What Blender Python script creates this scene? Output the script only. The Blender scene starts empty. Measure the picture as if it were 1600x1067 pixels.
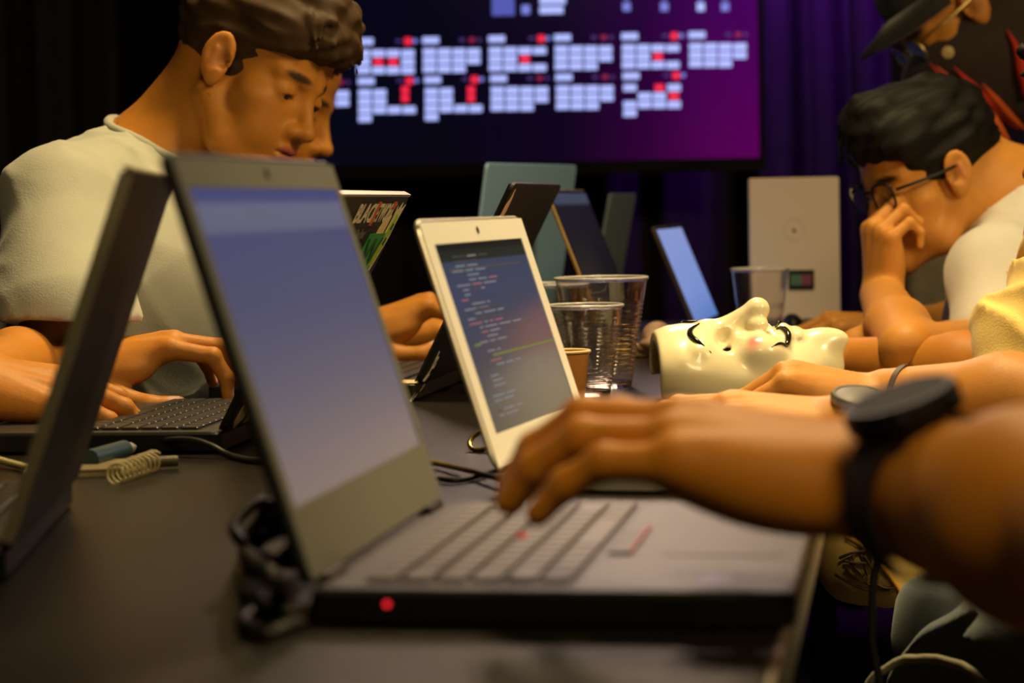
import bpy, math, random
import numpy as np
from mathutils import Vector, Matrix

SC = bpy.context.scene
COL = SC.collection
random.seed(4); RNG = np.random.default_rng(7)

# ------------------------------------------------------------------ camera
FPX = 3600.0
TBL = 0.74
CAMZ = TBL + 0.205
PITCH = math.atan(214.5/3600.0)
ROLL = 0.020
def _basis():
    f = Vector((0, math.cos(PITCH), -math.sin(PITCH)))
    r0 = Vector((1, 0, 0)); u0 = Vector((0, math.sin(PITCH), math.cos(PITCH)))
    r = r0*math.cos(ROLL) - u0*math.sin(ROLL)
    u = u0*math.cos(ROLL) + r0*math.sin(ROLL)
    return f, r, u
CF, CR, CU = _basis()
CAMP = Vector((0, 0, CAMZ))
cam_d = bpy.data.cameras.new('camera'); cam = bpy.data.objects.new('camera', cam_d); COL.objects.link(cam)
m = Matrix((CR, CU, -CF)).transposed().to_4x4(); m.translation = CAMP
cam.matrix_world = m
cam_d.sensor_width = 36.0; cam_d.lens = FPX/1600*36.0
cam_d.clip_start = 0.05; cam_d.clip_end = 50
cam_d.dof.use_dof = True; cam_d.dof.focus_distance = 2.2; cam_d.dof.aperture_fstop = 6.3
cam_d.dof.aperture_blades = 9
SC.camera = cam

def U(px, py, d):
    """world point seen at a reference pixel (1600x1067) at depth d metres."""
    d = float(d)
    return CAMP + d*(CF + (px-800)/FPX*CR - (py-533.5)/FPX*CU)
def T(px, py, h=0.0):
    """world point at a reference pixel lying h above the table top."""
    v = CF + (px-800)/FPX*CR - (py-533.5)/FPX*CU
    d = (TBL + h - CAMZ)/v.z
    return CAMP + d*v

# ------------------------------------------------------------------ world, exposure and room lamps
w = bpy.data.worlds.new('room_dark'); SC.world = w; w.use_nodes = True
w.node_tree.nodes['Background'].inputs[0].default_value = (0.55, 0.42, 0.35, 1)
w.node_tree.nodes['Background'].inputs[1].default_value = 0.006
SC.view_settings.view_transform = 'Standard'; SC.view_settings.look = 'None'
SC.view_settings.exposure = 0.0; SC.view_settings.gamma = 1.0
SC.view_settings.use_curve_mapping = False

def area(name, loc, target, size, power, color, sy=None, spread=math.pi):
    l = bpy.data.lights.new(name, 'AREA'); l.energy = power; l.color = color
    l.shape = 'RECTANGLE'; l.size = size; l.size_y = sy or size; l.spread = spread
    o = bpy.data.objects.new(name, l); COL.objects.link(o); o.location = loc
    o.rotation_euler = (Vector(target)-Vector(loc)).to_track_quat('-Z', 'Y').to_euler()
    return o
LC = (1.0, 0.74, 0.35)
area('ceiling_lamp_table', (0.25, 2.60, 2.75), (0.10, 2.25, 0.8), 0.5, 17, LC, spread=math.radians(85))
area('ceiling_lamp_right', (2.0, 0.9, 2.25), (0.0, 2.2, 0.9), 0.5, 46, LC)
area('ceiling_lamp_front', (0.25, -0.3, 2.5), (0.2, 1.8, 0.9), 0.5, 9, LC, spread=math.radians(120))
area('added_sheen_lamp', (0.22, 4.6, 2.2), (0.16, 1.75, 0.74), 0.35, 0.30, (1.0, 0.72, 0.55), spread=math.radians(24))  # unseen narrow lamp, added to brighten the middle of the table and the keyboard
l = bpy.data.lights.new('stage_light_purple', 'SPOT'); l.energy = 75; l.color = (0.34, 0.02, 1.0); l.spot_size = math.radians(75); l.spot_blend = 1.0; l.shadow_soft_size = 0.03
o = bpy.data.objects.new('stage_light_purple', l); COL.objects.link(o); o.location = (0.70, 4.98, 1.86)
o.rotation_euler = (Vector((0.68, 5.30, 1.35))-o.location).to_track_quat('-Z', 'Y').to_euler()

# ------------------------------------------------------------------ helpers
def srgb(r, g=None, b=None):
    if g is None: r, g, b = r
    def f(c):
        c /= 255.0
        return c/12.92 if c <= 0.04045 else ((c+0.055)/1.055)**2.4
    return (f(r), f(g), f(b))

MATS = {}
def mat(name, color, rough=0.5, metal=0.0, spec=0.5, emit=None, estr=1.0, noise=0.0, nscale=40, bump=0.0, bscale=200,
        trans=0.0, ior=1.45, sss=0.0, attr=False, coat=0.0, sheen=0.0, wave=None):
    if name in MATS: return MATS[name]
    mt = bpy.data.materials.new(name); mt.use_nodes = True; nt = mt.node_tree; N = nt.nodes; L = nt.links
    p = N['Principled BSDF']
    p.inputs['Base Color'].default_value = (*color, 1); p.inputs['Roughness'].default_value = rough
    p.inputs['Metallic'].default_value = metal; p.inputs['Specular IOR Level'].default_value = spec
    p.inputs['Transmission Weight'].default_value = trans; p.inputs['IOR'].default_value = ior
    p.inputs['Coat Weight'].default_value = coat; p.inputs['Sheen Weight'].default_value = sheen
    if sss:
        p.inputs['Subsurface Weight'].default_value = sss; p.inputs['Subsurface Radius'].default_value = (1.0, 0.35, 0.15)
        p.inputs['Subsurface Scale'].default_value = 0.006
    if emit:
        p.inputs['Emission Color'].default_value = (*emit, 1); p.inputs['Emission Strength'].default_value = estr
    tc = N.new('ShaderNodeTexCoord')
    src = None
    if attr:
        a = N.new('ShaderNodeAttribute'); a.attribute_name = 'Col'; src = a.outputs['Color']
    if noise or attr:
        n = N.new('ShaderNodeTexNoise'); n.inputs['Scale'].default_value = nscale; n.inputs['Detail'].default_value = 4
        L.new(tc.outputs['Object'], n.inputs['Vector'])
        mr = N.new('ShaderNodeMapRange'); mr.inputs['To Min'].default_value = 1-noise; mr.inputs['To Max'].default_value = 1+noise
        L.new(n.outputs['Fac'], mr.inputs['Value'])
        mx = N.new('ShaderNodeMix'); mx.data_type = 'RGBA'; mx.blend_type = 'MULTIPLY'; mx.inputs['Factor'].default_value = 1
        if src: L.new(src, mx.inputs['A'])
        else: mx.inputs['A'].default_value = (*color, 1)
        L.new(mr.outputs['Result'], mx.inputs['B']); L.new(mx.outputs['Result'], p.inputs['Base Color'])
        if attr and emit:
            L.new(src, p.inputs['Emission Color'])
    if bump:
        n2 = N.new('ShaderNodeTexNoise'); n2.inputs['Scale'].default_value = bscale; n2.inputs['Detail'].default_value = 3
        L.new(tc.outputs['Object'], n2.inputs['Vector'])
        b = N.new('ShaderNodeBump'); b.inputs['Strength'].default_value = bump; b.inputs['Distance'].default_value = 0.002
        L.new(n2.outputs['Fac'], b.inputs['Height']); L.new(b.outputs['Normal'], p.inputs['Normal'])
    MATS[name] = mt
    return mt

def props(o, label=None, cat=None, group=None, kind=None):
    if label: o['label'] = label
    if cat: o['category'] = cat
    if group: o['group'] = group
    if kind: o['kind'] = kind
    return o
def empty(name, loc, label=None, cat=None, group=None, rot=None, parent=None):
    o = bpy.data.objects.new(name, None); COL.objects.link(o); o.empty_display_size = 0.05
    if parent: o.parent = parent
    o.location = loc
    if rot is not None: o.rotation_euler = rot
    return props(o, label, cat, group)
def link_mesh(name, me, material, parent=None, world=None):
    if material is not None and not me.materials: me.materials.append(material)
    o = bpy.data.objects.new(name, me); COL.objects.link(o)
    if parent is not None: o.parent = parent
    return o
class MB:
    """collects simple solids into one mesh"""
    def __init__(s): s.v = []; s.f = []; s.c = []
    def add(s, vs, fs, col=None):
        n = len(s.v); s.v += [tuple(v) for v in vs]; s.f += [tuple(i+n for i in f) for f in fs]
        s.c += [col]*len(vs); return s
    def box(s, lo, hi, M=None, col=None, bevel=0.0):
        x0, y0, z0 = lo; x1, y1, z1 = hi
        if bevel:
            b = bevel
            vs = []; 
            for z, e in ((z0, b), (z0+b, 0), (z1-b, 0), (z1, b)):
                for (cx, cy, sx, sy) in ((x0, y0, 1, 1), (x1, y0, -1, 1), (x1, y1, -1, -1), (x0, y1, 1, -1)):
                    if (sx, sy) in ((1, 1), (-1, -1)):
                        vs += [(cx+sx*e, cy+sy*(b+e), z), (cx+sx*(b+e), cy+sy*e, z)]
                    else:
                        vs += [(cx+sx*(b+e), cy+sy*e, z), (cx+sx*e, cy+sy*(b+e), z)]
            fs = [tuple(range(7, -1, -1)), tuple(range(24, 32))]
            for r in range(3):
                for i in range(8):
                    j = (i+1) % 8; fs.append((r*8+i, r*8+j, r*8+8+j, r*8+8+i))
        else:
            vs = [(x0, y0, z0), (x1, y0, z0), (x1, y1, z0), (x0, y1, z0), (x0, y0, z1), (x1, y0, z1), (x1, y1, z1), (x0, y1, z1)]
            fs = [(3, 2, 1, 0), (4, 5, 6, 7), (0, 1, 5, 4), (1, 2, 6, 5), (2, 3, 7, 6), (3, 0, 4, 7)]
        if M is not None: vs = [M @ Vector(v) for v in vs]
        return s.add(vs, fs, col)
    def rbox(s, lo, hi, r, n=4, M=None, axis=2, edge=0.0):
        """box with rounded vertical corners (radius r) and a small edge chamfer"""
        a, b = [i for i in range(3) if i != axis]
        pts = []
        for (cx, cy, a0) in ((hi[a]-r, hi[b]-r, 0), (lo[a]+r, hi[b]-r, 90), (lo[a]+r, lo[b]+r, 180), (hi[a]-r, lo[b]+r, 270)):
            for k in range(n+1):
                t = math.radians(a0+90*k/n); pts.append((cx, cy, math.cos(t), math.sin(t)))
        vs = []; N = len(pts)
        lv = [(lo[axis], edge), (lo[axis]+edge, 0), (hi[axis]-edge, 0), (hi[axis], edge)] if edge else [(lo[axis], 0), (hi[axis], 0)]
        for z, e in lv:
            for cx, cy, c, sn in pts:
                v = [0, 0, 0]; v[a] = cx+(r-e)*c; v[b] = cy+(r-e)*sn; v[axis] = z; vs.append(v)
        fs = [tuple(range(N-1, -1, -1)), tuple(range((len(lv)-1)*N, len(lv)*N))]
        for q in range(len(lv)-1):
            for i in range(N):
                j = (i+1) % N; fs.append((q*N+i, q*N+j, (q+1)*N+j, (q+1)*N+i))
        if axis == 1: fs = [tuple(reversed(f)) for f in fs]
        if M is not None: vs = [M @ Vector(v) for v in vs]
        return s.add(vs, fs)
    def tube(s, pts, r, n=8, rs=None, closed=False, col=None):
        P = [Vector(p) for p in pts]; vs = []; N = len(P)
        up = None
        for i, p in enumerate(P):
            if closed: t = (P[(i+1) % N]-P[i-1]).normalized()
            else: t = (P[min(i+1, N-1)]-P[max(i-1, 0)]).normalized()
            if up is None: up = t.orthogonal().normalized()
            up = (up - t*up.dot(t)); up = up.normalized() if up.length > 1e-6 else t.orthogonal().normalized()
            sd = t.cross(up); rr = float(rs[i]) if rs is not None else r
            for k in range(n):
                a = 2*math.pi*k/n; vs.append(p + rr*(math.cos(a)*up + math.sin(a)*sd))
        fs = []
        for i in range(N if closed else N-1):
            i2 = (i+1) % N
            for k in range(n):
                k2 = (k+1) % n; fs.append((i*n+k, i*n+k2, i2*n+k2, i2*n+k))
        if not closed: fs += [tuple(range(n-1, -1, -1)), tuple(range((N-1)*n, N*n))]
        return s.add(vs, fs, col)
    def lathe(s, prof, n=48, M=None, closed=False):
        vs = []; K = len(prof)
        for i in range(n):
            a = 2*math.pi*i/n
            for r, z in prof: vs.append((r*math.cos(a), r*math.sin(a), z))
        fs = []
        for i in range(n):
            j = (i+1) % n
            for k in range(K if closed else K-1):
                k2 = (k+1) % K
                fs.append((i*K+k, j*K+k, j*K+k2, i*K+k2))
        if M is not None: vs = [M @ Vector(v) for v in vs]
        return s.add(vs, fs)
    def build(s, name, material, parent=None, smooth=False, label=None, kind=None):
        me = bpy.data.meshes.new(name); me.from_pydata([tuple(v) for v in s.v], [], s.f); me.validate()
        if smooth: me.polygons.foreach_set('use_smooth', [True]*len(me.polygons))
        if any(c is not None for c in s.c):
            at = me.color_attributes.new('Col', 'FLOAT_COLOR', 'POINT')
            a = np.ones((len(s.v), 4), np.float32)
            for i, c in enumerate(s.c):
                if c is not None: a[i, :3] = c
            at.data.foreach_set('color', a.ravel())
        o = link_mesh(name, me, material, parent)
        if smooth == 'auto':
            try: me.set_sharp_from_angle(angle=math.radians(35))
            except Exception: pass
        return props(o, label, None, None, kind)

def text_solid(body, h, depth=0.0004, M=None, wide=1.0, bold=0.0):
    cu = bpy.data.curves.new('txt', 'FONT'); cu.body = body; cu.size = h; cu.extrude = depth; cu.align_x = 'CENTER'; cu.align_y = 'CENTER'; cu.offset = bold; cu.resolution_u = 2
    ob = bpy.data.objects.new('txt', cu); COL.objects.link(ob)
    me = bpy.data.meshes.new_from_object(ob.evaluated_get(bpy.context.evaluated_depsgraph_get()))
    vs = [Vector((v.co.x*wide, v.co.y, v.co.z)) for v in me.vertices]; fs = [tuple(p.vertices) for p in me.polygons]
    bpy.data.objects.remove(ob); bpy.data.curves.remove(cu); bpy.data.meshes.remove(me)
    if M is not None: vs = [M @ v for v in vs]
    return vs, fs

# ------------------------------------------------------------------ signed-distance modelling of bodies
def _R(R): return np.array(R, float).reshape(3, 3)
I3 = np.eye(3)
class Sdf:
    """smoothly joined primitives meshed into ONE continuous surface"""
    def __init__(s): s.p = []; s.paint = []
    def _push(s, kind, data, c, r, op, k): s.p.append((kind, data, np.array(c, float), float(r), op, float(k)))
    def cone(s, a, b, ra, rb, k=0.01, op=1):
        a = np.array(a, float); b = np.array(b, float)
        s._push('cone', (a, b, ra, rb), (a+b)/2, np.linalg.norm(b-a)/2+max(ra, rb), op, k); return s
    def ell(s, c, r, R=I3, k=0.01, op=1):
        s._push('ell', (np.array(c, float), np.array(r, float), _R(R)), c, max(r), op, k); return s
    def box(s, c, h, R=I3, rd=0.005, k=0.005, op=1):
        s._push('box', (np.array(c, float), np.array(h, float)-rd, _R(R), rd), c, float(np.linalg.norm(h)), op, k); return s
    def dab(s, c, r, col, R=I3, soft=0.35, amt=1.0):
        s.paint.append((np.array(c, float), np.array(r, float), _R(R), np.array(col, float), soft, amt)); return s
    @staticmethod
    def d(pr, P):
        kind, D = pr[0], pr[1]
        if kind == 'cone':
            a, b, ra, rb = D; ba = b-a; L = float(ba @ ba)+1e-12
            t = np.clip(((P-a) @ ba)/L, 0, 1)
            return np.linalg.norm(P-a-t[:, None]*ba, axis=1)-(ra+(rb-ra)*t)
        if kind == 'ell':
            c, r, R = D; q = (P-c) @ R
            k0 = np.linalg.norm(q/r, axis=1); k1 = np.linalg.norm(q/(r*r), axis=1)+1e-9
            return np.where(k0 < 1e-6, -min(r), k0*(k0-1)/k1)
        c, h, R, rd = D; q = np.abs((P-c) @ R)-h
        return np.linalg.norm(np.maximum(q, 0), axis=1)+np.minimum(q.max(axis=1), 0)-rd
    def value(s, P, prims=None):
        v = np.full(len(P), 0.5)
        for pr in (s.p if prims is None else prims):
            d = s.d(pr, P); k = max(pr[5], 1e-5)
            if pr[4] == 1:
                h = np.clip(0.5+0.5*(v-d)/k, 0, 1); v = v*(1-h)+d*h-k*h*(1-h)
            else:
                h = np.clip(0.5-0.5*(v+d)/k, 0, 1); v = v*(1-h)-d*h+k*h*(1-h)
        return v
    def surface(s, h, disp=None, n=16):
        adds = [p for p in s.p if p[4] == 1]
        lo = np.min([p[2]-p[3] for p in adds], axis=0)-3*h-0.01; hi = np.max([p[2]+p[3] for p in adds], axis=0)+3*h+0.01
        nb = np.ceil((hi-lo)/(n*h)).astype(int); NC = nb*n+2
        bi = np.stack(np.meshgrid(*[np.arange(q) for q in nb], indexing='ij'), -1).reshape(-1, 3)
        bc = lo+(bi+0.5)*n*h
        dv = s.value(bc); half = n*h*0.87
        keep = np.abs(dv) < half*1.6+0.012
        V = []; ID = []; F = []
        g = np.arange(n+1)
        G = np.stack(np.meshgrid(g, g, g, indexing='ij'), -1).reshape(-1, 3)
        corners = [(0,0,0),(1,0,0),(0,1,0),(1,1,0),(0,0,1),(1,0,1),(0,1,1),(1,1,1)]
        edges = [(0,1),(2,3),(4,5),(6,7),(0,2),(1,3),(4,6),(5,7),(0,4),(1,5),(2,6),(3,7)]
        def gid(I): return (I[..., 0].astype(np.int64)*NC[1]+I[..., 1])*NC[2]+I[..., 2]
        for b, c in zip(bi[keep], bc[keep]):
            pr = [p for p in s.p if np.linalg.norm(p[2]-c) < p[3]+half+max(p[5], 0.004)+0.012]
            if not any(p[4] == 1 for p in pr): continue
            P = lo+(b*n+G)*h
            v = s.value(P, pr)
            if v.min() > 0.012 or v.max() < -0.012: continue
            if disp is not None: v = v+disp(P)
            v = v.reshape(n+1, n+1, n+1)
            neg = v < 0
            if neg.all() or not neg.any(): continue
            cs = [v[i:n+i, j:n+j, k:n+k] for i, j, k in corners]
            cnt = sum((q < 0).astype(int) for q in cs)
            act = np.argwhere((cnt > 0) & (cnt < 8))
            if len(act) == 0: continue
            cv = np.stack([q[act[:, 0], act[:, 1], act[:, 2]] for q in cs], 1)
            acc = np.zeros((len(act), 3)); num = np.zeros(len(act))
            for e0, e1 in edges:
                a, d_ = cv[:, e0], cv[:, e1]; mk = (a < 0) != (d_ < 0)
                t = np.where(mk, a/np.where(mk, a-d_, 1), 0)
                p0 = np.array(corners[e0]); p1 = np.array(corners[e1])
                acc += np.where(mk[:, None], p0+t[:, None]*(p1-p0), 0); num += mk
            V.append(lo+(b*n+act+acc/num[:, None])*h); ID.append(gid(b*n+act))
            for ax in range(3):
                sl0 = [slice(0, n)]*3; sl1 = list(sl0); sl1[ax] = slice(1, n+1)
                a = neg[tuple(sl0)]; bb = neg[tuple(sl1)]
                for inside, flip in ((a & ~bb, False), (~a & bb, True)):
                    I = np.argwhere(inside)
                    if len(I) == 0: continue
                    I = I+b*n; a1, a2 = [(1, 2), (2, 0), (0, 1)][ax]
                    e1 = np.zeros(3, int); e1[a1] = 1; e2 = np.zeros(3, int); e2[a2] = 1
                    q = np.stack([gid(I-e1-e2), gid(I-e2), gid(I), gid(I-e1)], 1)
                    F.append(q[:, ::-1] if flip else q)
        V = np.concatenate(V); ID = np.concatenate(ID); F = np.concatenate(F)
        o = np.argsort(ID); ID = ID[o]; V = V[o]
        ix = np.searchsorted(ID, F); ix = np.clip(ix, 0, len(ID)-1)
        ok = (ID[ix] == F).all(axis=1)
        return V, ix[ok]
    def build(s, name, h, material, parent=None, base=None, disp=None, label=None, colfn=None):
        V, F = s.surface(h, disp)
        me = bpy.data.meshes.new(name)
        me.vertices.add(len(V)); me.vertices.foreach_set('co', V.astype(np.float32).ravel())
        me.loops.add(len(F)*4); me.loops.foreach_set('vertex_index', F.astype(np.int32).ravel())
        me.polygons.add(len(F)); me.polygons.foreach_set('loop_start', np.arange(0, len(F)*4, 4, dtype=np.int32))
        me.polygons.foreach_set('loop_total', np.full(len(F), 4, np.int32))
        me.polygons.foreach_set('use_smooth', np.ones(len(F), bool))
        me.update(); me.validate()
        if base is not None:
            C = np.ones((len(V), 4), np.float32); C[:, :3] = base
            if colfn is not None: C[:, :3] = colfn(V, C[:, :3])
            for c, r, R, col, soft, amt in s.paint:
                q = np.linalg.norm(((V-c) @ R)/r, axis=1); wgt = np.clip((1-q)/soft+0.0, 0, 1)*amt
                wgt = wgt*wgt*(3-2*wgt)
                C[:, :3] = C[:, :3]*(1-wgt[:, None])+col*wgt[:, None]
            at = me.color_attributes.new('Col', 'FLOAT_COLOR', 'POINT'); at.data.foreach_set('color', C.ravel())
        return props(link_mesh(name, me, material, parent), label)

def frame_from(y, z):
    """3x3 with local Y along y and local Z near z"""
    y = Vector(y).normalized(); x = y.cross(Vector(z)).normalized(); z = x.cross(y)
    return np.array([[x.x, y.x, z.x], [x.y, y.y, z.y], [x.z, y.z, z.z]])
def folds(P, seed, dirs, amp):
    r = np.random.default_rng(seed); o = np.zeros(len(P))
    for d, f in dirs:
        k = np.array(d, float); k /= np.linalg.norm(k)
        ph = P @ k*f+wob(P, seed+7, 9, 1.6)+r.random()*6
        msk = np.clip(0.5+wob(P, seed+11, 13, 1.0), 0, 1)
        o -= amp*msk*(1-np.abs(np.sin(ph)))**2.2
    return o
def wob(P, seed, f, amp):
    r = np.random.default_rng(seed); o = np.zeros(len(P))
    for i in range(6):
        k = r.normal(size=3); k /= np.linalg.norm(k); o += np.sin(P @ (k*f*(0.7+0.6*r.random()))+r.random()*6.28)
    return o*amp/3.0
# ------------------------------------------------------------------ materials
M_table = mat('table_laminate', (0.012, 0.0095, 0.008), rough=0.30, spec=0.20, noise=0.35, nscale=90, bump=0.35, bscale=900)
M_edge = mat('brushed_edge', (0.42, 0.38, 0.33), rough=0.42, metal=0.9)
M_black = mat('black_plastic', (0.006, 0.006, 0.0065), rough=0.45, spec=0.3)
M_blackg = mat('gloss_black', (0.006, 0.006, 0.007), rough=0.12)
M_deck = mat('deck_grey', (0.026, 0.021, 0.021), rough=0.42, bump=0.1, bscale=1500)
M_key = mat('key_grey', (0.075, 0.060, 0.058), rough=0.45)
M_keyb = mat('key_black', (0.018, 0.016, 0.016), rough=0.4)
M_bezel = mat('bezel_olive_grey', (0.13, 0.135, 0.13), rough=0.55)
M_white = mat('white_plastic', (0.82, 0.82, 0.80), rough=0.38, coat=0.2)
M_silver = mat('silver_metal', (0.62, 0.58, 0.5), rough=0.35, metal=0.7)
M_gold = mat('gold_edge', (0.60, 0.42, 0.16), rough=0.35, metal=0.8)
M_bluelid = mat('blue_grey_lid', (0.32, 0.56, 0.85), rough=0.42, metal=0.35)
M_greylid = mat('grey_green_lid', (0.22, 0.28, 0.32), rough=0.45, metal=0.3)
M_curtain = mat('black_curtain', (0.016, 0.013, 0.016), rough=0.9, spec=0.1, sheen=0.0, noise=0.3, nscale=20)
M_wall = mat('dark_wall', (0.015, 0.014, 0.015), rough=0.9)
M_floor = mat('dark_floor', (0.020, 0.012, 0.010), rough=0.6, noise=0.3, nscale=6)
M_red = mat('red_rubber', (0.6, 0.01, 0.015), rough=0.5)
M_redlit = mat('red_led', (0.5, 0, 0), emit=(1.0, 0.02, 0.03), estr=1.6)

# ------------------------------------------------------------------ setting
def struct(o): o['kind'] = 'structure'; return o
struct(MB().box((-4, -2, -0.05), (4, 6.0, 0)).build('floor', M_floor))
struct(MB().box((-4, -2, 3.2), (4, 6.0, 3.25)).build('ceiling', M_wall))
struct(MB().box((-4, 5.6, 0), (4, 5.7, 3.2)).build('wall_back', M_wall))
struct(MB().box((-4.05, -2, 0), (-4, 5.7, 3.2)).build('wall_left', M_wall))
struct(MB().box((4, -2, 0), (4.05, 5.7, 3.2)).build('wall_right', M_wall))

def curtain(x0, x1, y, label, seed, pitch, amp, sag=0.0):
    r = random.Random(seed); nx = int((x1-x0)/0.012); nz = 26; vs = []; fs = []
    ph = [r.random()*6.28 for _ in range(4)]
    for j in range(nz+1):
        z = 0.02+3.1*j/nz
        for i in range(nx+1):
            x = x0+(x1-x0)*i/nx
            a = 2*math.pi*x/pitch
            d = amp*(math.sin(a+1.1*math.sin(x*7+ph[0])+0.25*math.sin(z*2.2+ph[1]))+0.35*math.sin(2.3*a+ph[2]+z*0.6))*(0.75+0.25*math.sin(x*5+ph[3]))
            vs.append((x+0.012*math.sin(z*1.7+x*9), y+d, z))
    for j in range(nz):
        for i in range(nx):
            k = j*(nx+1)+i; fs.append((k, k+1, k+nx+2, k+nx+1))
    mb = MB().add(vs, fs); o = mb.build('curtain', M_curtain, smooth=True)
    md = o.modifiers.new('thick', 'SOLIDIFY'); md.thickness = 0.004
    return props(o, label, 'curtain', 'black stage curtains')
curtain(-3.6, -0.70, 5.30, 'black pleated curtain left of the wall screen, behind the young man in the pale tee', 1, 0.17, 0.035)
curtain(-0.70, 0.66, 5.34, 'black pleated curtain hanging behind and below the wall screen', 2, 0.15, 0.03)
curtain(0.56, 1.02, 5.26, 'black pleated curtain right of the wall screen, lit purple near the top', 3, 0.115, 0.040)
curtain(1.00, 3.6, 5.30, 'black pleated curtain at the right behind the man in a cap', 5, 0.16, 0.035)

# table: long direction yawed
TH = math.radians(9.7)
UX = Vector((math.sin(TH), math.cos(TH), 0)); BX = Vector((math.cos(TH), -math.sin(TH), 0))
E0 = T(1210, 1067)
def tbl(u, b, z=0.0): return E0 + UX*u + BX*b + Vector((0, 0, z))
tabR = empty('conference_table', (E0.x, E0.y, 0), 'long dark laminate conference table with a pale metal edge strip', 'table', rot=(0, 0, -TH))
tt = MB().rbox((-0.82, -0.75, TBL-0.028), (-0.004, 2.95, TBL), 0.012, edge=0.002).build('tabletop', M_table, tabR)
MB().box((-0.004, -0.75, TBL-0.030), (0.0, 2.95, TBL+0.0005), bevel=0.001).build('edge_strip', M_edge, tabR)
MB().box((-0.824, -0.75, TBL-0.030), (-0.82, 2.95, TBL+0.0005), bevel=0.001).build('edge_strip', M_edge, tabR)
for lx in (-0.74, -0.08):
    for ly in (-0.6, 1.1, 2.8):
        MB().rbox((lx-0.022, ly-0.022, 0), (lx+0.022, ly+0.022, TBL-0.028), 0.006).build('leg', M_black, tabR)
MB().box((-0.76, -0.6, TBL-0.10), (-0.06, 2.8, TBL-0.03)).build('apron', M_black, tabR)

# ------------------------------------------------------------------ television
TVY = 5.0
tvz = U(1190, 246, TVY/math.cos(PITCH)).z
x1 = 0.545; x0 = x1-1.24; H = 0.70
tv = empty('wall_screen', (0, TVY+0.02, tvz), 'large wall-mounted television showing a purple screen of pale blue calendar blocks', 'television')
fr = MB()
b = 0.012
fr.box((x0-b, -0.012, -0.028), (x1+b, 0.03, 0)); fr.box((x0-b, -0.012, H), (x1+b, 0.03, H+b))
fr.box((x0-b, -0.012, 0), (x0, 0.03, H)); fr.box((x1, -0.012, 0), (x1+b, 0.03, H))
fr.box((x0, 0.004, 0), (x1, 0.05, H))
fr.build('frame', M_blackg, tv)
MB().lathe([(0.0, 0), (0.010, 0), (0.010, 0.003), (0, 0.003)], 16, Matrix.Translation((0.0, -0.013, -0.014)) @ Matrix.Rotation(math.pi/2, 4, 'X')).build('maker_badge', M_silver, tv)
MB().box((-0.3, 0.05, 0.1), (0.2, 0.30, 0.5)).build('wall_mount', M_black, tv)
# glowing display: gradient navy -> magenta as the picture shown on the panel
mt = bpy.data.materials.new('tv_picture'); mt.use_nodes = True; nt = mt.node_tree; N = nt.nodes; L = nt.links
p = N['Principled BSDF']; p.inputs['Base Color'].default_value = (0.002, 0.002, 0.002, 1); p.inputs['Roughness'].default_value = 0.12; p.inputs['Specular IOR Level'].default_value = 0.25
tc = N.new('ShaderNodeTexCoord'); sx = N.new('ShaderNodeSeparateXYZ'); L.new(tc.outputs['Generated'], sx.inputs[0])
rp = N.new('ShaderNodeValToRGB'); L.new(sx.outputs['X'], rp.inputs['Fac'])
e = rp.color_ramp.elements; e[0].position = 0.0; e[0].color = (*srgb(8, 8, 22), 1); e[1].position = 1.0; e[1].color = (*srgb(84, 0, 84), 1)
for ps, c in ((0.45, (6, 5, 20)), (0.66, (15, 3, 30)), (0.8, (44, 0, 52)), (0.92, (76, 0, 78))):
    q = e.new(ps); q.color = (*srgb(c), 1)
rz = N.new('ShaderNodeValToRGB'); L.new(sx.outputs['Z'], rz.inputs['Fac'])
ez = rz.color_ramp.elements; ez[0].position = 0.0; ez[0].color = (1.05, 1.05, 0.95, 1); ez[1].position = 0.55; ez[1].color = (0.62, 0.62, 1.15, 1)
mx = N.new('ShaderNodeMix'); mx.data_type = 'RGBA'; mx.blend_type = 'MULTIPLY'; mx.inputs['Factor'].default_value = 1
L.new(rp.outputs[0], mx.inputs['A']); L.new(rz.outputs[0], mx.inputs['B']); L.new(mx.outputs['Result'], p.inputs['Emission Color'])
p.inputs['Emission Strength'].default_value = 1.0
MB().box((x0, 0, 0), (x1, 0.004, H)).build('display', mt, tv)
mcell = mat('tv_blocks', (0.01, 0.01, 0.01), rough=0.4, emit=(1, 1, 1), estr=1.0, attr=True)
cells = MB()
def tvq(px0, py0, px1, py1, col, tilt=True):
    """flat coloured block of the picture, placed on the display"""
    a = U(px0, py0, TVY); c = U(px1, py1, TVY)
    s0 = TVY/a.y if a.y else 1
    a = CAMP+(a-CAMP)*(TVY+0.019)/a.y; c = CAMP+(c-CAMP)*(TVY+0.019)/c.y
    xa, xb = sorted((a.x, c.x)); za, zb = sorted((a.z-tvz, c.z-tvz))
    xa = max(xa, x0+0.005); xb = min(xb, x1-0.002)
    if xb <= xa: return
    cells.box((xa, -0.0012, za), (xb, -0.0002, zb), col=col)
BLU = srgb(165, 180, 255); BL2 = srgb(110, 120, 215); REDC = srgb(235, 30, 70); DIM = srgb(60, 40, 110)
def yrow(x, y): return y-0.020*(x-900)
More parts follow.
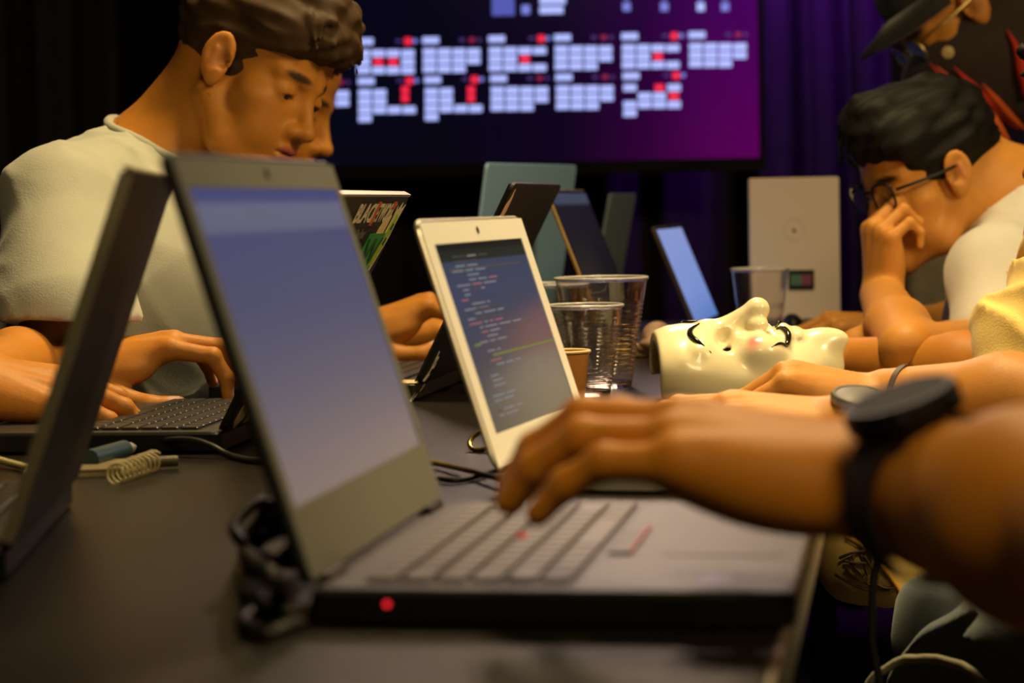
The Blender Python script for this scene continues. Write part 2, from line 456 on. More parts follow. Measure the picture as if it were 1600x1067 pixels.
def block(xs, y, rows, cw=23, hdr=26, redh=None, rh=13.2, holes=(), reds=()):
    y0 = yrow(xs+45, y)
    tvq(xs, y0-17, xs+hdr, y0-7, BLU)
    if redh: tvq(xs+redh, y0-18, xs+redh+11, y0-7, REDC); tvq(xs+redh+13, y0-16, xs+redh+20, y0-10, BL2); tvq(xs+redh-14, y0-15, xs+redh-4, y0-11, DIM)
    else: tvq(xs+58, y0-15, xs+66, y0-10, DIM); tvq(xs+73, y0-16, xs+82, y0-9, srgb(130, 20, 70)); tvq(xs+86, y0-15, xs+92, y0-10, DIM)
    for r, n in enumerate(rows):
        for c in range(n):
            if (r, c) in holes: continue
            cc = REDC if (r, c) in reds else BLU
            sh = 3 if cc is REDC else 0
            tvq(xs+c*cw+1+sh, y0+r*rh+1, xs+(c+1)*cw-1.5-sh, y0+(r+1)*rh-1.5, cc)
blk = [(455, 71, (4, 4, 3), {}), (557, 71, (4, 4, 4), dict(redh=75, reds=((1, 1), (1, 2)))), (660, 71, (4, 4, 3), {}), (763, 71, (4, 3, 4), dict(redh=77, reds=((1, 2),))),
       (866, 71, (4, 4, 3), {}), (971, 71, (4, 4, 4), dict(redh=77, reds=((1, 2),), holes=((1, 3),))), (1076, 71, (4, 4, 3), {})]
for xs, y, rows, kw in blk: block(xs, y, rows, **kw)
blk2 = [(455, 133, (4, 4, 2), {}), (559, 133, (2, 2, 4, 1), dict(redh=75, reds=())), (663, 133, (2, 2, 4, 1), dict(redh=73)), (766, 133, (4, 4, 3), {}), (868, 133, (4, 4, 3), {}),
        (973, 133, (4, 4, 4, 1), dict(redh=78, holes=((0, 1), (1, 0)), reds=((0, 2), (1, 3))))]
for xs, y, rows, kw in blk2: block(xs, y, rows, **kw)
for x_, y_ in ((632, 135), (632, 148), (735, 135), (735, 148)): tvq(x_-5, y_, x_+7, y_+11, REDC)
tvq(768, -14, 804, 24, srgb(70, 80, 170)); tvq(815, 8, 828, 22, BL2); tvq(843, 10, 880, 21, BLU); tvq(843, -6, 884, 6, BLU)
for x_ in (979, 1038, 1095, 1133): tvq(x_-6, 4, x_+6, 17, BLU if x_ == 1095 else BL2); tvq(x_-4, -10, x_+4, -2, BL2)
for xs in range(455, 1100, 103):
    for c in range(4): tvq(xs+c*23, -60, xs+c*23+20, -30, BL2)
cells.build('calendar_blocks', mcell, tv)['kind'] = 'stuff'

# ------------------------------------------------------------------ laptops
def glow(name, stops, strength=1.0, axis='Z', rough=0.3):
    mt = bpy.data.materials.new(name); mt.use_nodes = True; nt = mt.node_tree; N = nt.nodes; L = nt.links
    p = N['Principled BSDF']; p.inputs['Base Color'].default_value = (0.01, 0.01, 0.012, 1); p.inputs['Roughness'].default_value = rough
    tc = N.new('ShaderNodeTexCoord'); sx = N.new('ShaderNodeSeparateXYZ'); L.new(tc.outputs['Generated'], sx.inputs[0])
    rp = N.new('ShaderNodeValToRGB'); L.new(sx.outputs[axis], rp.inputs['Fac'])
    e = rp.color_ramp.elements; e[0].position = stops[0][0]; e[0].color = (*srgb(stops[0][1]), 1)
    e[1].position = stops[-1][0]; e[1].color = (*srgb(stops[-1][1]), 1)
    for ps, c in stops[1:-1]: q = e.new(ps); q.color = (*srgb(c), 1)
    L.new(rp.outputs[0], p.inputs['Emission Color']); p.inputs['Emission Strength'].default_value = strength
    return mt

KEYROWS = [[1]*14, [1]*13+[1.6], [1.5]+[1]*12+[1.1], [1.8]+[1]*11+[1.8], [2.3]+[1]*10+[2.3], [1.1, 1.1, 1.1, 5.2, 1.1, 1.1, 1.1, 1.1, 1.1]]
def laptop(corner, theta, side, w, dep, lid, tilt, label, bt=0.018, lt=0.007, name='laptop', M_lid=None, M_bez=None, M_dk=None, M_base=None,
           screen=None, margins=(0.012, 0.012, 0.02, 0.03), keys=None, group=None, keyw=0.9, corner_r=0.008, trackpad=True, keyd=0.105):
    """corner: world point of the hinge corner nearest the camera, theta: yaw of the hinge line, side +1: user at the right, -1: at the left"""
    u = Vector((math.sin(theta), math.cos(theta), 0)); bdir = Vector((math.cos(theta), -math.sin(theta), 0))*side
    X = bdir.cross(Vector((0, 0, 1)))                   # local X
    o = Vector(corner)+u*(w/2); o.z = TBL
    root = empty(name, o, label, 'laptop', group, rot=(0, 0, math.atan2(X.y, X.x)))
    base = MB().rbox((-w/2, 0.0, 0.0015), (w/2, dep, bt), corner_r, edge=0.0015).build('base', M_base or M_black, root)
    MB().rbox((-w/2+0.002, 0.004, bt-0.0005), (w/2-0.002, dep-0.002, bt+0.0008), corner_r, edge=0.0004).build('palm_rest', M_dk or M_deck, root)
    for sx_ in (-1, 1):
        for sy_ in (0.03, dep-0.03): MB().lathe([(0, 0), (0.005, 0), (0.006, 0.002), (0, 0.002)], 12, Matrix.Translation((sx_*(w/2-0.03), sy_, 0))).build('foot', M_black, root)
    if trackpad: MB().rbox((-0.05, dep-0.075, bt+0.0006), (0.05, dep-0.012, bt+0.0012), 0.003).build('trackpad', M_dk or M_deck, root)
    if keys:
        kb = MB().rbox((-w/2*keyw, 0.022, bt+0.0004), (w/2*keyw, 0.022+keyd+0.004, bt+0.001), 0.003).build('keyboard_tray', M_black, root)
        W = w*keyw; meshes = {}
        for r, row in enumerate(KEYROWS):
            tot = sum(row); x = -W/2+0.002; kh = keyd/6
            for q in row:
                kw_ = (W-0.004)*q/tot; key = round(kw_, 4)
                if key not in meshes:
                    mm = MB().box((0.0013, 0.0013, 0), (kw_-0.0013, kh-0.0013, 0.0024), bevel=0.0007)
                    me = bpy.data.meshes.new('key'); me.from_pydata(mm.v, [], mm.f); me.materials.append(keys); meshes[key] = me
                ob = bpy.data.objects.new('key', meshes[key]); COL.objects.link(ob); ob.parent = kb
                ob.location = (x, 0.024+r*kh, bt+0.0008); x += kw_
    # lid, rotated about the hinge line
    A = Matrix.Translation((0, 0.004, bt+0.001)) @ Matrix.Rotation(tilt, 4, 'X')
    le = empty('lid', (0, 0, 0), parent=root); le.matrix_local = A
    bpy.data.objects.remove(le)
    def part(mb, nm, mtl, par=root, **k):
        mb.v = [tuple(A @ Vector(v)) for v in mb.v]; return mb.build(nm, mtl, par, **k)
    l_ = part(MB().rbox((-w/2, -lt, 0.002), (w/2, -0.0012, lid), corner_r, axis=1, edge=0.0012), 'lid', M_lid or M_black)
    L_, R_, t_, b_ = margins
    bz = M_bez or M_black
    fm = MB()
    fm.box((-w/2+0.002, -0.0012, 0.004), (w/2-0.002, 0.0, b_)); fm.box((-w/2+0.002, -0.0012, lid-t_), (w/2-0.002, 0.0, lid-0.003))
    fm.box((-w/2+0.002, -0.0012, b_), (-w/2+L_, 0.0, lid-t_)); fm.box((w/2-R_, -0.0012, b_), (w/2-0.002, 0.0, lid-t_))
    part(fm, 'bezel', bz)
    # display keeps its own local axes so that the Generated gradient runs up the panel
    dm = MB().box((-w/2+L_, -0.0012, b_), (w/2-R_, -0.0006, lid-t_)).build('display', screen or M_blackg, root)
    dm.matrix_local = A
    part(MB().lathe([(0, 0), (0.0030, 0), (0.0030, 0.0006), (0, 0.0006)], 16, Matrix.Translation((0, 0.0, lid-t_*0.55)) @ Matrix.Rotation(-math.pi/2, 4, 'X')), 'webcam', M_blackg)

    for sx_ in (-1, 1):
        hg = MB(); hg.tube([(sx_*(w/2-0.055), 0.003, bt+0.001), (sx_*(w/2-0.02), 0.003, bt+0.001)], 0.0042, 10); hg.build('hinge', M_black, root, smooth='auto')
    pass
    root['A'] = 0; del root['A']
    return root, A

# 1 front laptop
S1 = glow('screen_blue_violet', [(0.0, (112, 108, 116)), (0.25, (104, 103, 120)), (0.6, (88, 90, 122)), (0.84, (82, 84, 124)), (0.845, (82, 84, 124)), (0.86, (108, 110, 138)), (0.945, (112, 114, 142)), (0.96, (80, 84, 130)), (1.0, (72, 78, 132))], 0.72)  # greyer lower stops are lamp glare painted into the glow
c1 = T(480, 922, 0.018)
lap1, A1 = laptop(c1, TH, 1, 0.325, 0.238, 0.226, math.radians(17.5), 'grey-bezelled dark laptop in the foreground showing a violet-blue screen',
    M_bez=M_bezel, M_dk=M_deck, screen=S1, margins=(0.012, 0.012, 0.019, 0.040), keys=M_key, keyw=0.90)
q = MB().box((0.02, 0, 0.190), (0.075, 0.0003, 0.194)); q.v = [tuple(A1 @ Vector(v)) for v in q.v]
q.build('screen_title_line', mat('scr_grey', (0.01, 0.01, 0.01), emit=srgb(90, 92, 112)), lap1)
MB().lathe([(0, 0), (0.0035, 0), (0.003, 0.003), (0, 0.0035)], 14, Matrix.Translation((0.0, 0.022+0.058, 0.0195))).build('red_pointer', M_red, lap1, label='small red pointing nub among the keys')
for xx in (-0.034, 0.0, 0.034):
    MB().box((xx-0.0165, 0.134, 0.0186), (xx+0.0165, 0.147, 0.0206), bevel=0.0008).build('pointer_button', M_deck, lap1)
    MB().box((xx-0.015, 0.1455, 0.0206), (xx+0.015, 0.1465, 0.0209)).build('button_stripe', M_red, lap1, label='thin red stripe on a pointer button')
MB().lathe([(0, 0), (0.0014, 0), (0.0014, 0.0006), (0, 0.0006)], 14, Matrix.Translation((0.1625, 0.040, 0.0115)) @ Matrix.Rotation(math.pi/2, 4, 'Y')).build('power_light', M_redlit, lap1, label='small glowing red light on the side of the base')
pt = MB()
pt.box((0.1624, 0.010, 0.005), (0.1630, 0.024, 0.012)); pt.build('side_port', M_blackg, lap1)
MB().box((0.1622, 0.17, 0.006), (0.1628, 0.19, 0.012)).build('side_port', M_blackg, lap1)
MB().box((0.11, dep_ := 0.19, 0.0186), (0.145, 0.205, 0.0192)).build('palm_sticker', mat('violet_foil', srgb(70, 60, 130), rough=0.3), lap1, label='small violet foil sticker at the front of the palm rest')

# 2 white laptop
S2 = glow('screen_slate', [(0.0, (70, 72, 74)), (0.3, (72, 76, 88)), (0.75, (70, 76, 104)), (0.90, (66, 74, 100)), (0.905, (38, 46, 42)), (0.96, (34, 42, 36)), (0.965, (22, 26, 28)), (1.0, (22, 26, 28))], 0.7, rough=0.12)
c2 = T(773, 748, 0.010)
lap2, A2 = laptop(c2, math.radians(15), 1, 0.292, 0.192, 0.191, math.radians(17.6), 'white laptop with a thick white bezel and a slate-blue page of text on screen',
    bt=0.013, lt=0.005, M_lid=M_silver, M_bez=M_white, M_dk=mat('alu_deck', (0.40, 0.37, 0.31), rough=0.4, metal=0.5), M_base=mat('alu_base', (0.45, 0.42, 0.33), rough=0.4, metal=0.6), screen=S2, margins=(0.022, 0.022, 0.020, 0.027), keys=M_keyb, corner_r=0.012, keyw=0.88, keyd=0.09)
txt = MB(); r = random.Random(3)
for i in range(34):
    z = 0.160-i*0.0037
    if r.random() < 0.12: continue
    x = 0.10-0.012*r.randint(0, 3)
    for k in range(r.randint(1, 4)):
        L_ = r.uniform(0.008, 0.035)
        col = r.choice([srgb(100, 105, 125)]*5+[srgb(120, 80, 95), srgb(90, 110, 135), srgb(48, 52, 66)])
        txt.box((x-L_, 0, z), (x, 0.00012, z+0.0011), M=A2 @ Matrix.Translation((0, -0.0006, 0)), col=col); x -= L_+0.006
        if x < -0.10: break
for z, a, b2, col in ((0.082, -0.12, 0.065, srgb(84, 98, 62)), (0.092, 0.088, 0.104, srgb(76, 104, 60)), (0.150, -0.10, 0.108, srgb(50, 55, 70)), (0.118, 0.0, 0.075, srgb(46, 50, 64)), (0.112, 0.0, 0.075, srgb(46, 50, 64))):
    txt.box((a, 0, z), (b2, 0.00014, z+0.0018), M=A2 @ Matrix.Translation((0, -0.0006, 0)), col=col)
txt.build('screen_text', mat('screen_text', (0.01, 0.01, 0.01), emit=(1, 1, 1), estr=0.55, attr=True), lap2, kind='stuff')

# 3 stickered laptop of the young man
def stick(root, A, lt, items):
    """items: list of (kind, x, z, ...) laid on the outside of the lid"""
    for it in items:
        nm, col, shape, lab = it
        o = MB()
        vs, fs = shape
        # local: x across, z up, slightly proud of the lid's back
        M = A @ Matrix.Translation((0, -lt-0.0002, 0))
        o.add([M @ Vector(v) for v in vs], fs); o.build(nm, col, root, label=lab)
def poly_slab(pts, t=0.0004):
    n = len(pts); vs = [(x, 0, z) for x, z in pts]+[(x, -t, z) for x, z in pts]
    fs = [tuple(range(n)), tuple(range(2*n-1, n-1, -1))]+[(i, n+i, n+(i+1) % n, (i+1) % n) for i in range(n)]
    return vs, fs
def txt_slab(body, h, x, z, wide=1.0, rot=0.0, mirror=1, lift=0.0005, bold=0.0006):
    # outer side: reading direction runs along -x*side
    vs, fs = text_solid(body, h, 0.0002, None, wide, bold)
    c, s_ = math.cos(rot), math.sin(rot)
    out = [(x+mirror*(v.x*c-v.y*s_), -lift-v.z*1.0, z+(v.x*s_+v.y*c)) for v in vs]
    return out, fs
P = {k: mat('sticker_'+k, srgb(c), rough=0.5) for k, c in dict(white=(205, 195, 165), cream=(215, 190, 140), green=(40, 135, 60), lime=(150, 175, 40), orange=(190, 75, 30), black=(14, 14, 14), navy=(20, 30, 50), dgreen=(18, 70, 35), salmon=(190, 95, 70), grey=(95, 88, 76)).items()}
c3 = T(345, 676, 0.018)
lap3, A3 = laptop(c3, math.radians(7.5), -1, 0.330, 0.226, 0.226, math.radians(28), 'black laptop with a lid full of stickers beside the foreground screen',
    keys=M_keyb, M_dk=mat('dark_deck', (0.03, 0.025, 0.024), rough=0.4), screen=glow('screen_white_page', [(0, (150, 155, 165)), (1, (165, 170, 185))], 0.9))
LT = 0.007
r = random.Random(11)
# on the outside of this lid, x runs from -w/2 (near the camera) to +w/2 (far)
def outline(cx, cz, pts): return poly_slab([(cx+x, cz+z) for x, z in pts])
def zz(z): return 0.226-(0.226-z)*0.52
def ps(pts, t=0.0004): return poly_slab([(x, zz(z)) for x, z in pts], t)
items = [
 ('sticker', P['black'], ps([(-0.06, 0.165), (0.105, 0.165), (0.105, 0.212), (-0.06, 0.212)]), 'black sticker with pale block lettering'),
 ('sticker_letters', P['white'], txt_slab('BLACK', 0.026, -0.015, zz(0.190), 1.25), None),
 ('sticker_letters', P['white'], txt_slab('NETWORK', 0.026, 0.062, zz(0.190), 0.8), None),
 ('sticker_bar', P['orange'], ps([(0.018, 0.168), (0.028, 0.168), (0.028, 0.214), (0.018, 0.214)], 0.0012), None),
 ('sticker_bar', P['orange'], ps([(0.094, 0.200), (0.108, 0.200), (0.108, 0.214), (0.094, 0.214)], 0.0012), None),
 ('sticker_letters', P['grey'], txt_slab('The floor', 0.013, 0.0, zz(0.150), 0.9), None),
 ('sticker_letters', P['grey'], txt_slab('is base', 0.013, 0.0, zz(0.125), 0.9), None),
 ('sticker', P['cream'], ps([(0.080, 0.150), (0.112, 0.150), (0.114, 0.186), (0.084, 0.180)], 0.0008), 'cream sticker'),
 ('sticker', P['green'], ps([(0.044, 0.072), (0.128, 0.072), (0.128, 0.150), (0.050, 0.150)], 0.001), 'green square sticker with a dark zigzag'),
 ('sticker_zigzag', P['dgreen'], txt_slab('W', 0.040, 0.088, zz(0.110), 1.7, lift=0.0014), None),
 ('sticker', P['white'], ps([(0.112, 0.07), (0.140, 0.072), (0.150, 0.11), (0.158, 0.14), (0.156, 0.17), (0.163, 0.208), (0.150, 0.196), (0.144, 0.212), (0.134, 0.194), (0.124, 0.206), (0.126, 0.17), (0.120, 0.13), (0.114, 0.10)]), 'pale-edged lime sticker with jagged outline'),
 ('sticker_print', P['lime'], ps([(0.116, 0.082), (0.134, 0.086), (0.144, 0.12), (0.150, 0.15), (0.146, 0.185), (0.134, 0.19), (0.130, 0.17), (0.124, 0.13)], 0.0012), None),
 ('sticker_print', P['dgreen'], ps([(0.130, 0.128), (0.140, 0.124), (0.141, 0.138), (0.134, 0.142)], 0.0016), None),
 ('sticker_print', P['dgreen'], ps([(0.134, 0.158), (0.143, 0.156), (0.144, 0.168), (0.137, 0.170)], 0.0016), None),
 ('sticker', P['navy'], ps([(0.120, 0.030), (0.138, 0.030), (0.142, 0.062), (0.124, 0.062)], 0.0008), 'navy sticker'),
 ('sticker_letters', P['white'], txt_slab('JETS', 0.022, 0.088, zz(0.048), 1.3), None),
 ('sticker', P['cream'], ps([(0.07, 0.008), (0.132, 0.008), (0.132, 0.026), (0.07, 0.026)], 0.0008), 'cream strip sticker'),
 ('sticker', P['cream'], poly_slab([(-0.148, 0.010), (-0.142, 0.004), (-0.12, 0.012), (-0.11, 0.035), (-0.108, 0.062), (-0.128, 0.064), (-0.145, 0.035)], 0.0006), 'cream cut-out sticker low on the lid'),
 ('sticker_print', P['black'], poly_slab([(-0.134, 0.038), (-0.122, 0.040), (-0.120, 0.054), (-0.130, 0.054)], 0.0010), None),
 ('sticker', P['cream'], poly_slab([(-0.108, 0.006), (-0.040, 0.010), (-0.030, 0.028), (-0.055, 0.040), (-0.104, 0.036)], 0.0006), 'cream sticker with salmon lettering'),
 ('sticker_letters', P['salmon'], txt_slab('unite', 0.026, -0.072, 0.022, 1.0, lift=0.0010), None),
 ('sticker', P['cream'], poly_slab([(-0.140, 0.068), (-0.08, 0.072), (-0.085, 0.096), (-0.125, 0.100)], 0.0006), 'cream sticker'),
 ('sticker_print', P['dgreen'], poly_slab([(-0.128, 0.074), (-0.10, 0.076), (-0.10, 0.09), (-0.12, 0.092)], 0.0010), None),
]
# lap3's local x points away from the camera for a left-hand user, so stickers read from the camera side directly
stick(lap3, A3, LT, items)
q = MB().box((-0.165, -LT-0.0004, 0.2248), (0.165, 0, 0.2272)); q.v = [tuple(A3 @ Vector(v)) for v in q.v]
q.build('lid_rim', M_edge, lap3, label='pale worn rim along the top of the lid')

# 4 dark laptop at the far left front, seen from behind
c4 = T(8, 880, 0.012)
lap4, A4 = laptop(c4, math.radians(-4.5), -1, 0.345, 0.24, 0.224, math.radians(19.5), 'dark brown laptop lid at the left front with a pale metal side edge',
    M_lid=mat('dark_brown_lid', (0.012, 0.008, 0.007), rough=0.5, spec=0.25, noise=0.2, nscale=3), lt=0.007, keys=M_keyb, M_dk=M_deck, screen=glow('screen_dim', [(0, (90, 90, 95)), (1, (95, 95, 105))], 0.8))
q = MB().box((-0.1735, -0.0072, 0.006), (-0.1722, 0.0002, 0.221)); q.v = [tuple(A4 @ Vector(v)) for v in q.v]
q.build('lid_rim', mat('rim_olive', (0.30, 0.27, 0.18), rough=0.4, metal=0.7), lap4, label='pale metal rim along the side of the lid')
q = MB().box((-0.168, -0.0072, 0.2232), (0.168, 0.0002, 0.2248)); q.v = [tuple(A4 @ Vector(v)) for v in q.v]
q.build('lid_rim', MATS['rim_olive'], lap4)

# 5 black laptop of the person behind
c5 = T(652, 612, 0.010)
lap5, A5 = laptop(c5, math.radians(9.7), -1, 0.330, 0.23, 0.236, math.radians(27), 'black laptop with a feather-shaped sticker on its lid, behind the white laptop', keys=M_keyb,
    screen=glow('screen_dim2', [(0, (80, 82, 90)), (1, (90, 92, 100))], 0.6))
fe = [(-0.154, 0.206), (-0.158, 0.216), (-0.150, 0.222), (-0.148, 0.234), (-0.138, 0.240), (-0.134, 0.252), (-0.127, 0.240), (-0.128, 0.226), (-0.134, 0.215), (-0.138, 0.206)]
stick(lap5, A5, LT, [('sticker', mat('feather_pink', srgb(205, 165, 140), rough=0.6), poly_slab([(x-0.018, z-0.022) for x, z in fe]), 'small pale pink feather-shaped sticker'),
    ('sticker', P['white'], poly_slab([(-0.16, 0.006), (-0.150, 0.004), (-0.135, 0.012), (-0.15, 0.014)]), None),
    ('sticker_letters', P['white'], txt_slab('Js', 0.030, -0.140, 0.028), None)])
MB().box((-0.162, 0.0, 0.0186), (-0.120, 0.03, 0.0192)).build('deck_sticker', P['cream'], lap5)
# 6 big blue-grey lid
c6 = U(726, 530, 3.25); c6.z = TBL
lap6, A6 = laptop(c6, math.radians(22), -1, 0.36, 0.24, 0.248, math.radians(9), 'large pale blue-grey laptop lid standing open under the wall screen', M_lid=M_bluelid, lt=0.006, screen=glow('screen_dim3', [(0, (80, 84, 100)), (1, (90, 92, 110))], 0.8))
# 7 gold edged
c7 = T(948, 548, 0.010)
lap7, A7 = laptop(c7, math.radians(11), 1, 0.31, 0.21, 0.220, math.radians(21), 'thin laptop with a gold side edge and a dark screen behind the clear cups', M_lid=M_gold, lt=0.006, M_bez=M_blackg,
    screen=glow('screen_black', [(0, (10, 12, 18)), (0.9, (12, 16, 26)), (0.93, (56, 66, 84)), (1, (58, 68, 86))], 1.0), margins=(0.006, 0.006, 0.006, 0.02), M_base=M_gold)
# 8 grey lid
c8 = U(920, 508, 3.78); c8.z = TBL
lap8, A8 = laptop(c8, math.radians(11), -1, 0.30, 0.16, 0.205, math.radians(11), 'grey-green laptop lid, small and farthest back, between the gold-edged laptop and the blue screen', M_lid=M_greylid, lt=0.006, screen=S1)
# 9 blue screen
S9 = glow('screen_sky', [(0, (88, 122, 190)), (0.3, (118, 142, 205)), (1, (136, 150, 205))], 1.0)
c9 = T(1086, 528, 0.006)
lap9, A9 = laptop(c9, math.radians(12), 1, 0.28, 0.17, 0.162, math.radians(22), 'small laptop with a plain sky-blue screen behind the cream mask', M_bez=M_black, screen=S9, margins=(0.004, 0.004, 0.006, 0.008), M_lid=mat('bronze_lid', (0.10, 0.07, 0.05), rough=0.4, metal=0.5))
# ------------------------------------------------------------------ cups
M_cup = mat('clear_plastic', (0.97, 0.94, 0.9), rough=0.06, trans=1.0, ior=1.42, spec=0.6)
def clear_cup(px, py, dd, rim_r, base_r, h, ribs, label, lo=0.12, hi=0.8, n=64):
    p = T(px, py); root = empty('plastic_cup', p, label, 'cup', 'clear disposable plastic cups')
    out = []; K = 90
    for i in range(K+1):
        t = i/K; z = h*t; rr = base_r+(rim_r-base_r)*t
        if lo < t < hi: rr += 0.0011*math.sin(2*math.pi*ribs*(t-lo)/(hi-lo))
        elif t >= hi: rr += 0.0004
        out.append((rr, z))
    th = 0.0006
    prof = [(0.0, 0.004), (base_r-0.004, 0.004), (base_r-0.001, 0.0)]+out[1:]+[(rim_r+0.0022, h), (rim_r+0.0026, h+0.0014), (rim_r+0.0014, h+0.0026), (rim_r-0.0006, h+0.0018)]
    prof += [(r_-th, z_) for r_, z_ in reversed(out) if z_ > 0.005]+[(base_r-0.004, 0.0048), (0, 0.0048)]
    MB().lathe(prof, n).build('cup_wall', M_cup, root, smooth=True)
    tor = MB().tube([(math.cos(a)*(rim_r+0.0012), math.sin(a)*(rim_r+0.0012), h+0.0024) for a in [2*math.pi*i/64 for i in range(64)]], 0.0013, 8, closed=True)
    tor.build('rim', mat('rim_plastic', (0.85, 0.83, 0.8), rough=0.15, trans=0.55, ior=1.4), root, smooth=True)
    return root
clear_cup(915, 618, 0, 0.0405, 0.0265, 0.094, 15, 'smaller clear ribbed plastic cup beside the screen of the white laptop')
clear_cup(942, 604, 0, 0.0505, 0.0320, 0.119, 17, 'larger clear ribbed plastic cup just behind the smaller one')
clear_cup(862, 590, 0, 0.0440, 0.029, 0.108, 14, 'clear plastic cup half hidden behind the white laptop, only its rim showing')
clear_cup(1189, 546, 0, 0.0375, 0.026, 0.108, 3, 'smooth clear plastic cup farther back in front of the white panel', lo=0.5, hi=0.6)
p = T(880, 640); pc = empty('paper_cup', p, 'small tan paper cup with a cream rolled rim beside the white laptop screen', 'cup')
MB().lathe([(0, 0.003), (0.019, 0.003), (0.019, 0), (0.0205, 0), (0.0268, 0.058), (0.0262, 0.058), (0.020, 0.004), (0, 0.004)], 40).build('cup_wall', mat('kraft_paper', srgb(190, 130, 60), rough=0.6), pc, smooth='auto')
MB().tube([(math.cos(a)*0.0272, math.sin(a)*0.0272, 0.058) for a in [2*math.pi*i/48 for i in range(48)]], 0.0016, 8, closed=True).build('rim', mat('cream_paper', srgb(225, 195, 140), rough=0.6), pc, smooth=True)

# ------------------------------------------------------------------ white panel device
wp = U(1243, 512, 3.62); wp.z = TBL
dev = empty('panel_device', wp, 'upright white panel unit with a small dark display near its lower right', 'device', rot=(0, 0, math.radians(-4)))
dw = 0.0705
MB().rbox((-dw, 0, 0.0), (dw, 0.03, 0.238), 0.004, axis=1, edge=0.002).build('panel', mat('warm_white_panel', (0.60, 0.50, 0.40), rough=0.5), dev)
MB().lathe([(0, 0), (0.003, 0), (0.003, 0.0012), (0, 0.0012)], 16, Matrix.Translation((0.0, 0.0, 0.155)) @ Matrix.Rotation(math.pi/2, 4, 'X')).build('sensor_dot', mat('tan_dot', srgb(120, 90, 60)), dev)
MB().tube([(math.cos(a)*0.016, -0.0003, 0.157+math.sin(a)*0.016) for a in [2*math.pi*i/40 for i in range(40)]], 0.0004, 6, closed=True).build('pressed_ring', mat('warm_white_dim', (0.50, 0.41, 0.32), rough=0.5), dev)
MB().box((-0.010, -0.003, 0.062), (0.030, 0.0005, 0.093), bevel=0.001).build('display_frame', M_black, dev)
dd_ = MB(); dd_.box((-0.007, -0.0034, 0.069), (0.010, -0.0031, 0.086), col=srgb(38, 58, 36)); dd_.box((0.010, -0.0034, 0.069), (0.026, -0.0031, 0.086), col=srgb(70, 28, 34))
dd_.build('small_display', mat('small_display', (0.01, 0.01, 0.01), emit=(1, 1, 1), estr=0.8, attr=True), dev)
MB().rbox((-0.06, -0.015, 0), (0.06, 0.045, 0.006), 0.005).build('foot', MATS['warm_white_panel'], dev)

p = T(1238, 529)
s = Sdf().ell((0, 0, 0.014), (0.016, 0.030, 0.020), k=0.01).box((0, 0, 0.004), (0.016, 0.028, 0.005), rd=0.003, k=0.012)
mo = s.build('mouse_body', 0.002, M_black); mo.name = 'computer_mouse'; mo.location = p+Vector((0, 0, 0.003))
props(mo, 'small black rounded computer mouse in front of the white panel', 'mouse')

# crumpled bag behind the cups
p = T(1040, 566)
s = Sdf(); r = random.Random(2)
for i in range(16): s.ell((r.uniform(-0.035, 0.04), r.uniform(-0.03, 0.03), r.uniform(0.008, 0.03)), (r.uniform(0.012, 0.025), r.uniform(0.01, 0.02), r.uniform(0.008, 0.016)), k=0.006)
o = s.build('crumpled_bag', 0.0025, mat('bag_paper', srgb(150, 120, 100), rough=0.6), disp=lambda P: wob(P, 3, 160, 0.0035)); o.location = p+Vector((0, 0, 0.006)); props(o, 'crumpled pale brown bag behind the clear cups', 'bag')

# ------------------------------------------------------------------ notebook, pens, phone, cables
M_cream = mat('cream_plastic', srgb(200, 185, 140), rough=0.45)
nb = T(150, 744); nbr = empty('spiral_notebook', nb, 'small spiral notebook with cream cover lying by the dark laptop lid', 'notebook', rot=(0, 0, math.radians(8)))
MB().box((-0.055, 0.0, 0.0), (0.030, 0.07, 0.004)).build('pages', mat('paper_pages', srgb(150, 135, 100), rough=0.7), nbr)
MB().box((-0.056, -0.001, 0.0042), (0.031, 0.071, 0.0055)).build('cover', mat('cover_tan', srgb(120, 105, 75), rough=0.6), nbr)
# spring coil: runs towards the right and away
ca = T(178, 742, 0.007); cb = T(240, 720, 0.009)
spr = MB(); turns = 9; ax = (cb-ca); L0 = ax.length; axn = ax.normalized(); s1 = axn.orthogonal().normalized(); s2 = axn.cross(s1)
spr.tube([ca+ax*(i/(turns*14))+0.0080*(math.cos(2*math.pi*i/14)*s1+math.sin(2*math.pi*i/14)*s2) for i in range(turns*14+1)], 0.0010, 6)
M_ = nbr.matrix_world; bpy.context.view_layer.update(); inv = nbr.matrix_world.inverted(); spr.v = [tuple(inv @ Vector(v)) for v in spr.v]
spr.build('spiral_binding', M_cream, nbr, smooth=True)
pa, pb = T(232, 722, 0.006), T(279, 720, 0.006)
o = MB().tube([pa, pa+(pb-pa)*0.9, pa+(pb-pa)*0.97, pb], 0.0045, 12, rs=[0.0045, 0.0045, 0.0042, 0.003]).build('marker_pen', mat('olive_pen', srgb(80, 75, 50), rough=0.5), smooth='auto'); props(o, 'olive grey marker pen sticking out beyond the spiral binding', 'pen')
pa, pb = T(140, 718, 0.009), T(203, 700, 0.009)
pr = empty('blue_pen', pa, 'thick slate-blue pen lying behind the spiral notebook', 'pen')
v = pb-pa
MB().tube([Vector((0, 0, 0)), v*0.85, v*0.9], 0.008, 14, rs=[0.008, 0.008, 0.0055]).build('barrel', mat('slate_blue', srgb(40, 62, 72), rough=0.4), pr, smooth='auto')
MB().tube([v*0.9, v*1.0, v*1.12], 0.005, 12, rs=[0.0055, 0.005, 0.002]).build('tip', M_silver, pr, smooth='auto')
o = MB().rbox((-0.075, -0.035, 0), (0.075, 0.035, 0.008), 0.01, edge=0.002).build('smartphone', mat('orange_case', srgb(170, 90, 20), rough=0.45)); o.location = T(22, 703); o.rotation_euler = (0, 0, 0.05); props(o, 'flat phone in an orange case lying before the young man\'s laptop', 'phone')
